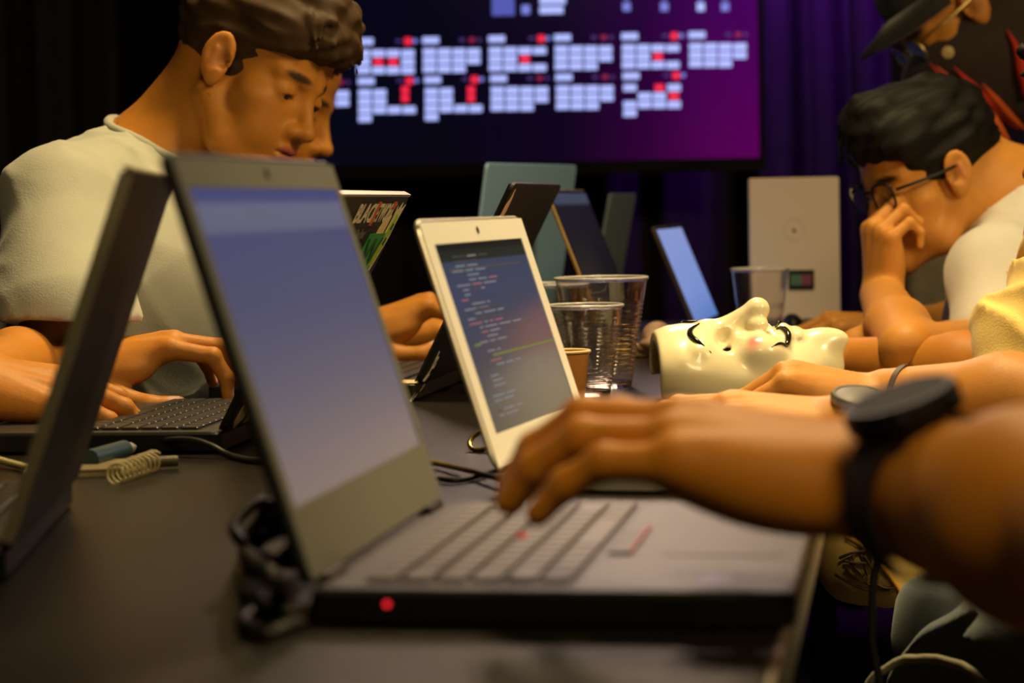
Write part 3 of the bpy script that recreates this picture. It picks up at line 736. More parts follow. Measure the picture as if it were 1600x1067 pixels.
o = MB().rbox((-0.09, -0.03, 0), (0.06, 0.03, 0.007), 0.006, edge=0.002).build('thin_box', mat('wood_tan', srgb(120, 75, 30), rough=0.5)); o.location = T(150, 698); o.rotation_euler = (0, 0, 0.12); props(o, 'thin tan case lying under the slate-blue pen', 'case')
def spline(pts, n=12):
    out = []; P = [Vector(p) for p in pts]; P = [P[0]*2-P[1]]+P+[P[-1]*2-P[-2]]
    for i in range(1, len(P)-2):
        for k in range(n):
            t = k/n; a, b_, c, d = P[i-1:i+3]
            out.append(0.5*((2*b_)+(-a+c)*t+(2*a-5*b_+4*c-d)*t*t+(-a+3*b_-3*c+d)*t**3))
    out.append(P[-2]); return out
def cable(pts, r, material, label, name='cable', sm=True):
    o = MB().tube(spline(pts), r, 8).build(name, material, smooth=True); return props(o, label, 'cable')
M_cabw = mat('cable_cream', srgb(190, 175, 125), rough=0.5); M_cabk = mat('cable_black', (0.012, 0.011, 0.009), rough=0.45); M_cabo = mat('cable_olive', srgb(130, 108, 50), rough=0.5)
cable([T(-60, 700, 0.004), T(-10, 716, 0.006), T(25, 726, 0.004), T(60, 735, 0.004), T(95, 741, 0.004)], 0.003, M_cabw, 'cream cable running in from the left to the spiral notebook')
cable([T(236, 696, 0.006), T(262, 688, 0.012), T(300, 688, 0.014), T(330, 697, 0.010), T(360, 712, 0.003), T(400, 720, 0.003), T(450, 722, 0.003)], 0.0028, M_cabk, 'black cable arching beside the young man\'s laptop hinge')
cable([T(600, 735, 0.003), T(660, 722, 0.004), T(702, 728, 0.005), T(750, 740, 0.006), T(788, 750, 0.007), T(806, 756, 0.008)], 0.0024, M_cabo, 'olive cable plugged in beside the white laptop')
cable([T(600, 760, 0.003), T(670, 748, 0.003), T(715, 751, 0.003), T(750, 743, 0.003), T(775, 735, 0.003), T(820, 728, 0.003)], 0.0022, M_cabk, 'thin black cable crossing under the olive cable by the white laptop')
# connector
cp = T(802, 756, 0.008); cr = empty('power_plug', cp, 'pale yellow-green plug at the end of the olive cable, touching the white laptop corner', 'plug')
mp = mat('plug_yellow', srgb(215, 200, 120), rough=0.4)
MB().rbox((-0.006, -0.008, -0.007), (0.004, 0.004, 0.009), 0.0025, edge=0.001).build('plug_body', mp, cr)
MB().tube([(0.004, 0, 0), (0.014, 0.002, 0.001)], 0.003, 10).build('plug_tip', mp, cr, smooth='auto')
# ring
rg = T(757, 702, 0.001); o = MB().tube([(math.cos(a)*0.011, math.sin(a)*0.011, 0.006) for a in [2*math.pi*i/40 for i in range(40)]], 0.0022, 10, closed=True).build('metal_ring', mat('brass', srgb(190, 165, 100), rough=0.25, metal=0.9), smooth=True)
o.location = rg+Vector((0, 0, 0.003)); o.rotation_euler = (math.radians(35), math.radians(-20), 0); props(o, 'small brass ring standing beside the hinge of the white laptop', 'ring')
# heap of black cable by the hinge of the front laptop
def cables_heap():
    r = random.Random(9)
    c = T(432, 930); w = []
    pts = []
    for i in range(30):
        a = i*0.9; R = 0.028+0.010*math.sin(i*1.7)
        pts.append(c+Vector((-0.004+R*math.cos(a)*0.75, 0.06+R*math.sin(a)*1.6, 0.005+0.030*abs(math.sin(i*0.53))+r.uniform(0, 0.006))))
    return pts
cable(cables_heap(), 0.0034, M_cabk, 'coiled black power cable heaped behind the hinge of the foreground laptop')
cable([T(376, 900, 0.004), T(385, 925, 0.006), T(410, 945, 0.007), T(450, 955, 0.006), T(490, 955, 0.004), T(512, 945, 0.008)], 0.0040, mat('cable_dolive', (0.04, 0.034, 0.016), rough=0.5), 'thick olive black cable curving round the near corner of the foreground laptop')
cable([T(392, 838, 0.004), T(385, 860, 0.02), T(400, 880, 0.03), T(430, 905, 0.028), T(440, 925, 0.01), T(410, 950, 0.004), T(380, 975, 0.003), T(420, 990, 0.003), T(470, 975, 0.003)], 0.0045, M_cabk, 'black cable loop standing up at the near left of the foreground laptop')
# hanging cord below the table edge
cable([U(1366, 835, 1.75), U(1372, 862, 1.75), U(1364, 920, 1.75), U(1363, 960, 1.75), U(1364, 1010, 1.75), U(1380, 1090, 1.75)], 0.0030, M_cabk, 'black cord hanging straight down beside the table edge in front of a printed shirt')

# ------------------------------------------------------------------ cream mask, a plain smiling carnival mask lying on its back
mk = T(1160, 622); mk.z = TBL
MASKC = (0.78, 0.70, 0.47)
def mask():
    s = Sdf()
    # local: X lateral, Y toward the crown, Z out of the face (upwards)
    def add(S, off=0.0):
        S.ell((0, 0.010, 0.006), (0.070+off, 0.098+off, 0.052+off), k=0.01)
        S.ell((0, 0.060, 0.018), (0.062+off, 0.060+off, 0.043+off), k=0.02)
        S.ell((0, -0.070, 0.016), (0.028+off, 0.036+off, 0.034+off), k=0.02)
    add(s)
    s.cone((0, 0.032, 0.054), (0, -0.012, 0.076), 0.008, 0.0105, k=0.016)
    s.ell((0, -0.016, 0.078), (0.0115, 0.011, 0.011), k=0.008)
    for q in (-1, 1):
        s.ell((q*0.013, -0.014, 0.064), (0.009, 0.010, 0.008), k=0.008)
        s.ell((q*0.038, -0.012, 0.040), (0.024, 0.026, 0.021), k=0.010)       # round cheeks
        s.cone((q*0.006, 0.038, 0.056), (q*0.045, 0.050, 0.044), 0.007, 0.006, k=0.012)  # brow ridge
        s.cone((q*0.012, 0.076, 0.050), (q*0.048, 0.066, 0.034), 0.004, 0.004, k=0.010)  # forehead crease
        s.ell((q*0.030, 0.022, 0.053), (0.017, 0.009, 0.010), k=0.010, op=-1)  # eye hollow
        s.cone((q*0.008, -0.040, 0.050), (q*0.036, -0.030, 0.038), 0.007, 0.006, k=0.010)
    s.ell((0, -0.044, 0.054), (0.024, 0.0055, 0.006), k=0.008)
    s.ell((0, -0.056, 0.051), (0.018, 0.006, 0.007), k=0.006)
    s.ell((0, -0.088, 0.044), (0.013, 0.022, 0.012), k=0.014)      # jutting chin
    # hollow back, cut flat
    s.ell((0, 0.006, -0.002), (0.064, 0.092, 0.046), k=0.004, op=-1)
    s.ell((0, 0.060, 0.006), (0.055, 0.060, 0.042), k=0.004, op=-1)
    s.box((0, 0, -0.042), (0.2, 0.2, 0.04), rd=0.001, k=0.002, op=-1)
    for q in (-1, 1):
        s.ell((q*0.031, 0.0215, 0.046), (0.011, 0.0038, 0.03), R=np.array(Matrix.Rotation(q*0.35, 3, 'Z')), k=0.003, op=-1)
    s.box((0, 0.113, 0.02), (0.2, 0.022, 0.2), rd=0.001, k=0.003, op=-1)    # straight forehead edge
    for q in (-1, 1):
        s.dab((q*0.050, -0.004, 0.052), (0.012, 0.013, 0.03), (0.75, 0.10, 0.14), soft=0.9, amt=0.85)
    return s
ms = mask()
mroot = empty('face_mask', mk, 'glossy cream plastic face mask with rosy cheeks and painted black brow, lying face up', 'mask')
# crown to the left, chin to the right, near cheek towards the camera; slight roll to the camera
Rm = Matrix.Rotation(math.radians(3), 4, 'Z') @ Matrix.Rotation(math.radians(90), 4, 'Z') @ Matrix.Rotation(math.radians(-10), 4, 'Y')
mroot.matrix_world = Matrix.Translation(mk+Vector((0, 0, 0.016))) @ Rm
Mg = mat('mask_gloss', MASKC, rough=0.27, attr=True, coat=0.25, sss=0.15)
ms.build('face_shell', 0.0018, Mg, mroot, base=MASKC)
Mp = mat('black_gloss_paint', (0.008, 0.007, 0.006), rough=0.15)
def painted(pts, rs, name, lift=0.0):
    """raised painted stroke laid along the mask surface"""
    out = []
    for x, y in pts:
        z = 0.11
        P_ = np.array([[x, y, zz] for zz in np.linspace(0.10, 0.0, 500)]); v_ = ms.value(P_)
        i = np.argmax(v_ < 0); out.append((x, y, P_[i][2]+lift))
    return MB().tube(spline(out, 6), 1, 8, rs=list(np.interp(np.linspace(0, 1, (len(out)-1)*6+1), np.linspace(0, 1, len(rs)), rs))).build(name, Mp, mroot, smooth=True)
for q in (-1, 1):
    painted([(q*0.006, 0.046), (q*0.014, 0.055), (q*0.028, 0.058), (q*0.042, 0.052), (q*0.052, 0.040)], [0.0010, 0.0028, 0.0034, 0.0026, 0.0006], 'painted_brow')
    painted([(q*0.003, -0.035), (q*0.012, -0.040), (q*0.024, -0.043), (q*0.036, -0.039), (q*0.048, -0.030), (q*0.057, -0.020)], [0.0018, 0.0030, 0.0034, 0.0028, 0.0018, 0.0004], 'painted_moustache')

# power brick-like black box near lap5 corner already part of laptop; small glinting chain
o = cable([T(640, 628, 0.002), T(648, 618, 0.006), T(655, 610, 0.010), T(662, 600, 0.016)], 0.0022, mat('chain_silver', (0.6, 0.6, 0.6), rough=0.2, metal=1), 'short silver chain at the corner of the black laptop behind the foreground screen', 'silver_chain'); o['category'] = 'chain'
# ------------------------------------------------------------------ people
SKIN = (0.48, 0.19, 0.026); LIP = (0.36, 0.085, 0.06)
M_skin = mat('skin', SKIN, rough=0.52, spec=0.35, attr=True, noise=0.10, nscale=60, sss=0.25, bump=0.12, bscale=350)
M_eye = mat('eye_white', (0.55, 0.50, 0.45), rough=0.2); M_iris = mat('eye_iris', (0.02, 0.012, 0.008), rough=0.15)
M_hair1 = mat('hair_brown', (0.045, 0.024, 0.010), rough=0.65, spec=0.2, noise=0.6, nscale=50)
M_hair2 = mat('hair_black', (0.006, 0.0055, 0.005), rough=0.6, spec=0.2)

class Head:
    def __init__(s, fwd, up, anchor_local, anchor_world, scale=1.0):
        s.R = frame_from(fwd, up); s.s = scale
        s.o = np.array(anchor_world, float)-s.R @ (np.array(anchor_local, float)*scale)
    def p(s, v): return Vector(s.o+s.R @ (np.array(v, float)*s.s))
    def e(s, S, c, r, k=0.01, op=1, tilt=None):
        R = s.R if tilt is None else s.R @ np.array(Matrix.Rotation(tilt[0], 3, tilt[1]))
        S.ell(s.p(c), np.array(r)*s.s, R, k*s.s, op)
    def c(s, S, a, b, ra, rb, k=0.01, op=1): S.cone(s.p(a), s.p(b), ra*s.s, rb*s.s, k*s.s, op)
    def dab(s, S, c, r, col, soft=0.5, amt=1.0): S.dab(s.p(c), np.array(r)*s.s, col, s.R, soft, amt)
    def skin(s, S, lids=True, jaw=1.0, moust=None, brow=(0.05, 0.025, 0.012)):
        e, c = (lambda *a, **k: s.e(S, *a, **k)), (lambda *a, **k: s.c(S, *a, **k))
        e((0, -0.015, 0.045), (0.075, 0.095, 0.083), k=0.01)
        e((0, 0.042, 0.040), (0.060, 0.048, 0.052), k=0.025)
        e((0, 0.045, -0.025), (0.052, 0.048, 0.060), k=0.025)
        for q in (-1, 1):
            c((q*0.055*jaw, 0.000, -0.045), (q*0.045*jaw, 0.035, -0.085), 0.018, 0.018, k=0.025)
            c((q*0.045*jaw, 0.035, -0.085), (q*0.008, 0.076, -0.103), 0.018, 0.015, k=0.020)
            e((q*0.045, 0.052, -0.024), (0.022, 0.024, 0.018), k=0.02)
            e((q*0.036, 0.062, -0.055), (0.020, 0.020, 0.024), k=0.02)
            c((q*0.012, 0.087, 0.014), (q*0.044, 0.070, 0.016), 0.008, 0.007, k=0.012)
            e((q*0.032, 0.095, -0.004), (0.017, 0.016, 0.011), k=0.012, op=-1)
            e((q*0.032, 0.073, -0.004), (0.0165, 0.0155, 0.0130), k=0.005)
            e((q*0.032, 0.090, -0.0095), (0.0125, 0.0085, 0.0028), k=0.002, op=-1)
            e((q*0.013, 0.097, -0.043), (0.0080, 0.0100, 0.0075), k=0.006)
            e((q*0.0075, 0.106, -0.0525), (0.0035, 0.0050, 0.0040), k=0.002, op=-1)
            # ear
            T_ = (q*0.28, 'Z')
            e((q*0.079, 0.003, 0.000), (0.007, 0.020, 0.030), k=0.006, tilt=T_)
            e((q*0.076, 0.007, -0.024), (0.006, 0.010, 0.012), k=0.008, tilt=T_)
            e((q*0.086, 0.005, 0.004), (0.0055, 0.0125, 0.020), k=0.004, op=-1, tilt=T_)
            e((q*0.080, 0.014, -0.004), (0.006, 0.007, 0.010), k=0.003, op=-1, tilt=T_)
            c((q*0.083, 0.001, 0.008), (q*0.083, 0.000, -0.010), 0.0028, 0.0028, k=0.004)
        e((0, 0.072, -0.062), (0.030, 0.024, 0.026), k=0.02)
        e((0, 0.082, -0.102), (0.019, 0.014, 0.015), k=0.015)
        c((0, 0.086, 0.006), (0, 0.108, -0.036), 0.0065, 0.0085, k=0.012)
        e((0, 0.111, -0.040), (0.0100, 0.0095, 0.0090), k=0.006)
        e((0, 0.0945, -0.0665), (0.021, 0.0075, 0.0055), k=0.006)
        e((0, 0.0935, -0.0775), (0.018, 0.0080, 0.0065), k=0.006)
        e((0, 0.102, -0.0715), (0.024, 0.010, 0.0013), k=0.003, op=-1)
        # colour
        s.dab(S, (0, 0.098, -0.0665), (0.0235, 0.014, 0.0065), LIP, 0.4); s.dab(S, (0, 0.098, -0.0785), (0.020, 0.014, 0.0075), LIP, 0.4)
        s.dab(S, (0, 0.103, -0.0718), (0.024, 0.02, 0.0018), (0.07, 0.015, 0.01), 0.6)
        for q in (-1, 1):
            s.dab(S, (q*0.031, 0.088, 0.0170), (0.026, 0.022, 0.0068), brow, 0.5, 1.0)  # brow and lash dabs enlarged, also painting in the eye socket's shade
            s.dab(S, (q*0.032, 0.090, -0.0085), (0.0165, 0.014, 0.0036), (0.03, 0.014, 0.008), 0.5, 0.9)
            s.dab(S, (q*0.0075, 0.107, -0.054), (0.0048, 0.007, 0.0040), (0.08, 0.02, 0.01), 0.5, 0.9)
            s.dab(S, (q*0.045, 0.065, -0.032), (0.024, 0.03, 0.022), (0.48, 0.19, 0.10), 1.0, 0.5)
            s.dab(S, (q*0.085, 0.005, 0.0), (0.012, 0.022, 0.034), (0.50, 0.18, 0.09), 0.8, 0.5)
            s.dab(S, (q*0.080, 0.012, -0.002), (0.008, 0.009, 0.016), (0.20, 0.06, 0.03), 0.8, 0.7)
        if moust: s.dab(S, (0, 0.095, -0.0585), (0.026, 0.02, 0.0055), moust, 0.7, 0.75)
    def neck(s, S, base, r0=0.050, r1=0.058, k=0.03):
        S.cone(s.p((0, -0.025, -0.040)), base, r0*s.s, r1, k)
    def hair(s, name, material, parent, h=0.0035, side=0.004, tufts=0, fringe=False, seed=1, amp=0.004, low=-0.045, top=0.012, front=0.0, line=0.063):
        S = Sdf(); e = lambda *a, **k: s.e(S, *a, **k)
        e((0, -0.016, 0.047), (0.078+side, 0.099+side, 0.083+top), k=0.01)
        if fringe:
            e((0, 0.045, 0.098), (0.060, 0.060, 0.036), k=0.02); e((0.0, 0.082, 0.070), (0.052, 0.036, 0.030), k=0.015)
            for q in (-1, 1): e((q*0.050, 0.040, 0.062), (0.030, 0.048, 0.036), k=0.015)
        r = random.Random(seed)
        for i in range(tufts):
            a = r.uniform(-1.5, 1.5); f = r.uniform(0.2, 1.0)
            x = 0.058*math.sin(a)*f; y = 0.065+0.040*math.cos(a)*f*(1 if fringe else 0.5); z = 0.118-0.045*f*f+r.uniform(-0.008, 0.008)
            p0 = s.p((x*0.8, y-0.022, z+0.004)); p1 = s.p((x+r.uniform(-0.006, 0.006), y, z+r.uniform(-0.002, 0.010))); p2 = s.p((x*1.08+r.uniform(-0.01, 0.01), y+r.uniform(0.006, 0.02), z-r.uniform(0.008, 0.026)))
            S.cone(p0, p1, 0.006, 0.005, 0.004); S.cone(p1, p2, 0.005, 0.0018, 0.003)
        e((0, 0.115+front, line-0.078), (0.14, 0.098, 0.078), k=0.006, op=-1)
        e((0, 0.03, -0.10), (0.14, 0.11, 0.075), k=0.008, op=-1)
        for q in (-1, 1): e((q*0.092, 0.006, -0.012), (0.030, 0.022, 0.036), k=0.006, op=-1)
        e((0, -0.05, low-0.10), (0.16, 0.16, 0.10), k=0.006, op=-1)
        if not fringe: pass
        return S.build(name, h, material, parent, disp=lambda P: wob((P-s.o) @ s.R*np.array([1, 0.25, 1]), seed, 330, amp)+wob(P-s.o, seed+3, 90, amp*0.6))
    def eyes(s, parent, look=(0, 0.6, -0.5)):
        pass

class Hand:
    """local: X to the fingertips, Y to the thumb side (left hand: -Y), Z back of the hand"""
    def __init__(s, wrist, fwd, back, side, scale=1.0):
        X = Vector(fwd).normalized(); Z = Vector(back); Z = (Z-X*Z.dot(X)).normalized(); Y = Z.cross(X)
        s.R = np.array([[X.x, Y.x, Z.x], [X.y, Y.y, Z.y], [X.z, Y.z, Z.z]]); s.o = np.array(wrist, float); s.q = side; s.s = scale
    def p(s, v): return Vector(s.o+s.R @ (np.array((v[0], v[1]*s.q, v[2]), float)*s.s))
    def add(s, S, curls, thumb=((0.028, 0.028, -0.012), (0.062, 0.050, -0.022), (0.090, 0.060, -0.030), (0.112, 0.062, -0.036)), spread=0.10, fat=1.0, nails=True):
        sc = s.s; f = fat
        def cone(a, b, ra, rb, k): S.cone(s.p(a), s.p(b), ra*sc*f, rb*sc*f, k*sc)
        mcp = [(0.094, 0.027, 0.0), (0.097, 0.007, 0.003), (0.091, -0.014, 0.0), (0.081, -0.032, -0.005)]
        ln = [(0.043, 0.026, 0.020), (0.048, 0.030, 0.021), (0.043, 0.028, 0.021), (0.033, 0.021, 0.019)]
        rad = [(0.0103, 0.0088, 0.0078, 0.0066), (0.0105, 0.0090, 0.0080, 0.0068), (0.0100, 0.0085, 0.0075, 0.0064), (0.0090, 0.0075, 0.0067, 0.0057)]
        rootp = [(0.006, 0.016, 0.0), (0.004, 0.006, 0.002), (0.004, -0.006, 0.001), (0.006, -0.016, -0.001)]
        for i in range(4):
            cone(rootp[i], mcp[i], 0.0165, 0.0110, 0.010)
            if i < 3:
                a, b = mcp[i], mcp[i+1]; mid = tuple((a[j]+b[j])/2-(0.010 if j == 0 else 0)-(0.004 if j == 2 else 0) for j in range(3))
                cone(tuple((rootp[i][j]+rootp[i+1][j])/2 for j in range(3)), mid, 0.016, 0.010, 0.012)
            S.ell(s.p((mcp[i][0]-0.001, mcp[i][1], mcp[i][2]+0.004)), np.array((0.010, 0.0085, 0.008))*sc*f, s.R, 0.006*sc)
            # extensor tendon
            cone((0.02, mcp[i][1]*0.35, 0.014), (mcp[i][0]-0.008, mcp[i][1]*0.95, mcp[i][2]+0.010), 0.0022, 0.0026, 0.007)
        S.ell(s.p((0.045, 0.030, -0.012)), np.array((0.030, 0.016, 0.015))*sc*f, s.R, 0.012*sc)
        S.ell(s.p((0.045, -0.026, -0.010)), np.array((0.036, 0.012, 0.014))*sc*f, s.R, 0.012*sc)
        tips = []
        for i in range(4):
            c1, c2, c3 = curls[i]; sp = spread*(1.5-i)*0.9
            a = 0; p = np.array(mcp[i], float); pts = [p]
            for L_, c_ in zip(ln[i], (c1, c2, c3)):
                a += c_
                d = np.array((math.cos(a)*math.cos(sp), math.sin(sp)*max(0.2, math.cos(a)), -math.sin(a))); p = p+d*L_; pts.append(p)
            for j in range(3):
                cone(tuple(pts[j]), tuple(pts[j+1]), rad[i][j], rad[i][j+1], 0.0035)
                if j: S.ell(s.p(pts[j]), np.array((0.0088, 0.0092, 0.0088))*sc*f*rad[i][j]/0.0088, s.R, 0.003*sc)
            if nails:
                up = np.array((math.sin(a), 0, math.cos(a))); d = np.array((math.cos(a), 0, -math.sin(a)))
                c = pts[3]+up*rad[i][3]*0.9-d*0.004
                S.dab(s.p(c), np.array((0.0065, 0.0048, 0.004))*sc, (0.62, 0.36, 0.26), s.R @ np.array(Matrix.Rotation(a, 3, 'Y')), 0.25)
            tips.append(s.p(pts[3]))
        t = thumb; rr = (0.0150, 0.0125, 0.0105, 0.0085)
        for j in range(3): cone(t[j], t[j+1], rr[j], rr[j+1], 0.005)
        d = np.array(t[3])-np.array(t[2]); d = d/np.linalg.norm(d)
        if nails: S.dab(s.p(np.array(t[3])+np.array((-0.002, 0.004, 0.008))), np.array((0.009, 0.006, 0.005))*sc, (0.62, 0.36, 0.26), s.R, 0.25)
        return tips
def forearm(S, wrist, elbow, rw=0.024, re=0.042, flat=0.009, side=None, k=0.02):
    w_ = Vector(wrist); e_ = Vector(elbow); ax = (e_-w_).normalized()
    sd = Vector(side) if side is not None else ax.orthogonal(); sd = (sd-ax*sd.dot(ax)).normalized()
    for q in (-1, 1):
        S.cone(w_+sd*flat*q, w_+(e_-w_)*0.62+sd*flat*q*1.1, rw, re*0.98, k)
        S.cone(w_+(e_-w_)*0.62+sd*flat*q*1.1, e_+sd*flat*q*0.6, re*0.98, re*0.86, k)
def curl(a, b=None, c=None):
    b = a if b is None else b; c = b*0.6 if c is None else c
    return (math.radians(a), math.radians(b), math.radians(c))
def cloth_mat(name, col, **k): return mat(name, col, rough=0.85, sheen=0.25, noise=0.10, nscale=25, bump=0.25, bscale=500, **k)
def V3(v): return np.array(v, float)

# ---------- 1 young man at the left
boy = empty('person', (-0.55, 2.62, 0.45), 'person with short brown hair in a pale sage tee, leaning over the stickered laptop', 'person')
bpy.context.view_layer.update()
def rebase(o, root):
    o.parent = root; o.matrix_parent_inverse = root.matrix_world.inverted(); return o
bs = Sdf()
yaw = math.radians(-30); pit = math.radians(-24)
fwd = Vector((math.cos(yaw)*math.cos(pit), math.sin(yaw)*math.cos(pit), math.sin(pit)))
hb = Head(fwd, Vector((0.05, 0.20, 1)), (0.083, 0.003, 0.0), U(338, 84, 2.50), 0.93)
hb.skin(bs, jaw=0.97)
nbase = U(225, 285, 2.60)
hb.neck(bs, nbase, 0.050, 0.054)
bs.cone(hb.p((0, -0.05, -0.02)), U(212, 262, 2.62), 0.040, 0.044, 0.03)
shN = U(92, 318, 2.40); shF = U(290, 320, 2.80)
elN = U(60, 562, 2.36); elF = U(190, 560, 2.80)
bs.cone(nbase, U(200, 330, 2.60), 0.07, 0.10, 0.03)
bs.cone(U(200, 330, 2.6), shN, 0.07, 0.045, 0.03); bs.cone(U(200, 330, 2.6), shF, 0.07, 0.045, 0.03)
bs.cone(U(205, 360, 2.6), U(90, 640, 2.62), 0.09, 0.10, 0.03)
bs.cone(shN, elN, 0.046, 0.034, 0.01); bs.cone(shF, elF, 0.046, 0.038, 0.02)
# right (near) hand
wN = U(-48, 592, 2.07); forearm(bs, wN, elN, 0.022, 0.029, 0.006)
hN = Hand(wN, Vector((1, 0.12, -0.16)), Vector((0.12, -0.35, 1)), 1, 0.98)
hN.add(bs, [curl(18, 32), curl(20, 34), curl(24, 36), curl(28, 36)], spread=0.06)
# left (far) hand
wF = U(128, 572, 2.30); forearm(bs, wF, elF, 0.022, 0.036, 0.009)
hF = Hand(wF, Vector((1, 0.06, 0.22)), Vector((-0.18, -0.15, 1)), -1, 0.98)
hF.add(bs, [curl(22, 50, 28), curl(20, 44, 24), curl(20, 40, 24), curl(24, 40)], thumb=((0.022, 0.026, -0.014), (0.036, 0.046, -0.034), (0.062, 0.054, -0.046), (0.090, 0.050, -0.052)), spread=0.10)
# small mole on the jaw
hb.dab(bs, (0.071, 0.008, -0.048), (0.004, 0.002, 0.002), (0.05, 0.02, 0.01), 0.5)
rebase(bs.build('body', 0.0028, M_skin, base=SKIN), boy)
rebase(hb.hair('hair', M_hair1, None, h=0.0026, side=0.001, tufts=170, fringe=True, seed=8, amp=0.0022, low=-0.035, top=0.012, line=0.043), boy)
def eyeballs(hd, root):
    for q in (-1, 1):
        c = Vector(hd.p((q*0.032, 0.0735, -0.006))); s_ = hd.s
        prof = lambda r_, a0, a1: [(r_*s_*math.sin(a0+(a1-a0)*i/10), -r_*s_*math.cos(a0+(a1-a0)*i/10)) for i in range(11)]
        e_ = rebase(MB().lathe(prof(0.0122, 0, math.pi), 20, Matrix.Translation(c)).build('eye', M_eye, None, smooth=True), root)
        gz = (Vector(hd.p((q*0.032, 0.0735+1, -0.006-0.35)))-c).normalized(); Q = (-gz).to_track_quat('Z', 'Y').to_matrix().to_4x4()
        rebase(MB().lathe(prof(0.0125, 0, 0.5), 20, Matrix.Translation(c) @ Q).build('iris', M_iris, None, smooth=True), root)
eyeballs(hb, boy)
# tee
def tee_disp(P):
    return wob(P*np.array([1.0, 1.0, 0.35]), 21, 42, 0.0030)+folds(P, 4, [((1, 0.3, 0.55), 55), ((0.9, -0.4, -0.5), 42), ((0.5, 0.5, 1.0), 38)], 0.0085)
ts = Sdf()
ts.cone(U(205, 282, 2.6), U(205, 400, 2.60), 0.060, 0.112, 0.05)
ts.cone(U(205, 400, 2.60), U(70, 690, 2.62), 0.115, 0.130, 0.05)
ts.ell(U(245, 430, 2.56), (0.115, 0.15, 0.12), k=0.05)
ts.cone(U(190, 290, 2.56), shN, 0.060, 0.052, 0.02); ts.cone(U(205, 292, 2.62), shF, 0.066, 0.056, 0.05)
ts.cone(shN, U(102, 500, 2.32), 0.052, 0.076, 0.02); ts.cone(shF, U(230, 520, 2.8), 0.060, 0.068, 0.035)
ts.cone(U(100, 560, 2.32), U(100, 492, 2.32), 0.070, 0.052, 0.004, op=-1)
ts.box(U(100, 570, 2.30), (0.13, 0.12, 0.046), R=frame_from((0.1, 1, 0), (0.04, 0.0, 1)), rd=0.002, k=0.003, op=-1)
ts.cone(hb.p((0, -0.03, -0.07)), U(215, 262, 2.60), 0.070, 0.062, 0.006, op=-1)
M_tee = cloth_mat('tee_sage', (0.38, 0.385, 0.32))
rebase(ts.build('shirt', 0.0045, M_tee, disp=tee_disp), boy)
# collar band
def collar(S, p0, p1, r, root, material, rt=0.0055):
    p0 = Vector(p0); p1 = Vector(p1); ax = (p1-p0).normalized(); a_ = ax.orthogonal().normalized(); b_ = ax.cross(a_); ring = []
    for i in range(40):
        t_ = 2*math.pi*i/40; o_ = a_*math.cos(t_)*r+b_*math.sin(t_)*r
        ds = np.linspace(-0.10, 0.16, 200); Q = np.array([list(p0+o_+ax*float(x)) for x in ds]); v_ = S.value(Q); k_ = np.argmax(v_ < 0)
        if v_.min() < 0: ring.append(Vector(Q[k_]))
    if len(ring) > 12:
        zs = [ (q-p0).dot(ax) for q in ring ]; md_ = sorted(zs)[len(zs)//2]
        ring = [q+ax*(max(-0.035, min(0.035, z-md_))+md_-z) for q, z in zip(ring, zs)]
        for _ in range(3): ring = [(ring[i-1]+ring[i]*2+ring[(i+1) % len(ring)])/4 for i in range(len(ring))]
        rebase(MB().tube(ring, rt, 8, closed=True).build('collar', material, None, smooth=True), root)
collar(ts, hb.p((0, -0.03, -0.07)), U(215, 262, 2.60), 0.069, boy, M_tee)
cN = Vector(U(212, 252, 2.60)); axn = (Vector(hb.p((0, -0.03, -0.07)))-Vector(U(215, 268, 2.60))).normalized()
a1 = axn.orthogonal().normalized(); a2 = axn.cross(a1)
# trousers and stool
js = Sdf()
js.cone(U(80, 720, 2.55), U(80, 760, 2.75), 0.12, 0.12, 0.05)
for yy in (2.48, 2.76): js.cone((-0.56, yy, 0.52), (-0.10, yy+0.02, 0.52), 0.085, 0.07, 0.04); js.cone((-0.10, yy+0.02, 0.52), (-0.12, yy+0.02, 0.06), 0.068, 0.05, 0.03)
rebase(js.build('trousers', 0.008, cloth_mat('trousers_dark', (0.02, 0.02, 0.025))), boy)

# ---------- 2 person behind the young man
pb2 = empty('person', (-0.5, 3.35, 0.45), 'person mostly hidden behind the young man, face in profile bent over the black laptop', 'person')
bpy.context.view_layer.update()
s2 = Sdf(); yaw = math.radians(-8); pit = math.radians(-24)
f2 = Vector((math.cos(yaw)*math.cos(pit), math.sin(yaw)*math.cos(pit), math.sin(pit)))
h2 = Head(f2, Vector((0.3, 0, 1)), (0, 0.118, -0.040), U(517, 238, 3.15), 1.0)
h2.skin(s2, moust=None)
nb2 = Vector(h2.p((0, -0.09, -0.19))); h2.neck(s2, nb2)
tb2 = nb2+Vector((-0.08, 0, -0.22)); s2.cone(nb2, tb2, 0.08, 0.12, 0.05)
sh2n = nb2+Vector((-0.03, -0.17, -0.07)); el2 = nb2+Vector((0.0, -0.16, -0.33)); s2.cone(nb2+Vector((-.03, 0, -.06)), sh2n, 0.06, 0.05, 0.03); s2.cone(sh2n, el2, 0.046, 0.038, 0.02)
w2 = U(562, 520, 2.86); forearm(s2, w2, el2, 0.022, 0.034, 0.008)
g2 = Hand(w2, Vector((1, 0.05, 0.40)), Vector((-0.35, -0.2, 1)), -1, 0.98)
g2.add(s2, [curl(40, 58, 25), curl(30, 52, 25), curl(26, 46, 25), curl(26, 46, 25)], thumb=((0.018, 0.026, -0.014), (0.034, 0.044, -0.036), (0.062, 0.050, -0.046), (0.086, 0.046, -0.044)), spread=0.12)
sh2f = nb2+Vector((-0.03, 0.17, -0.07)); el2f = nb2+Vector((0.06, 0.18, -0.33)); s2.cone(nb2+Vector((-.03, 0, -.06)), sh2f, 0.06, 0.05, 0.03); s2.cone(sh2f, el2f, 0.046, 0.038, 0.02)
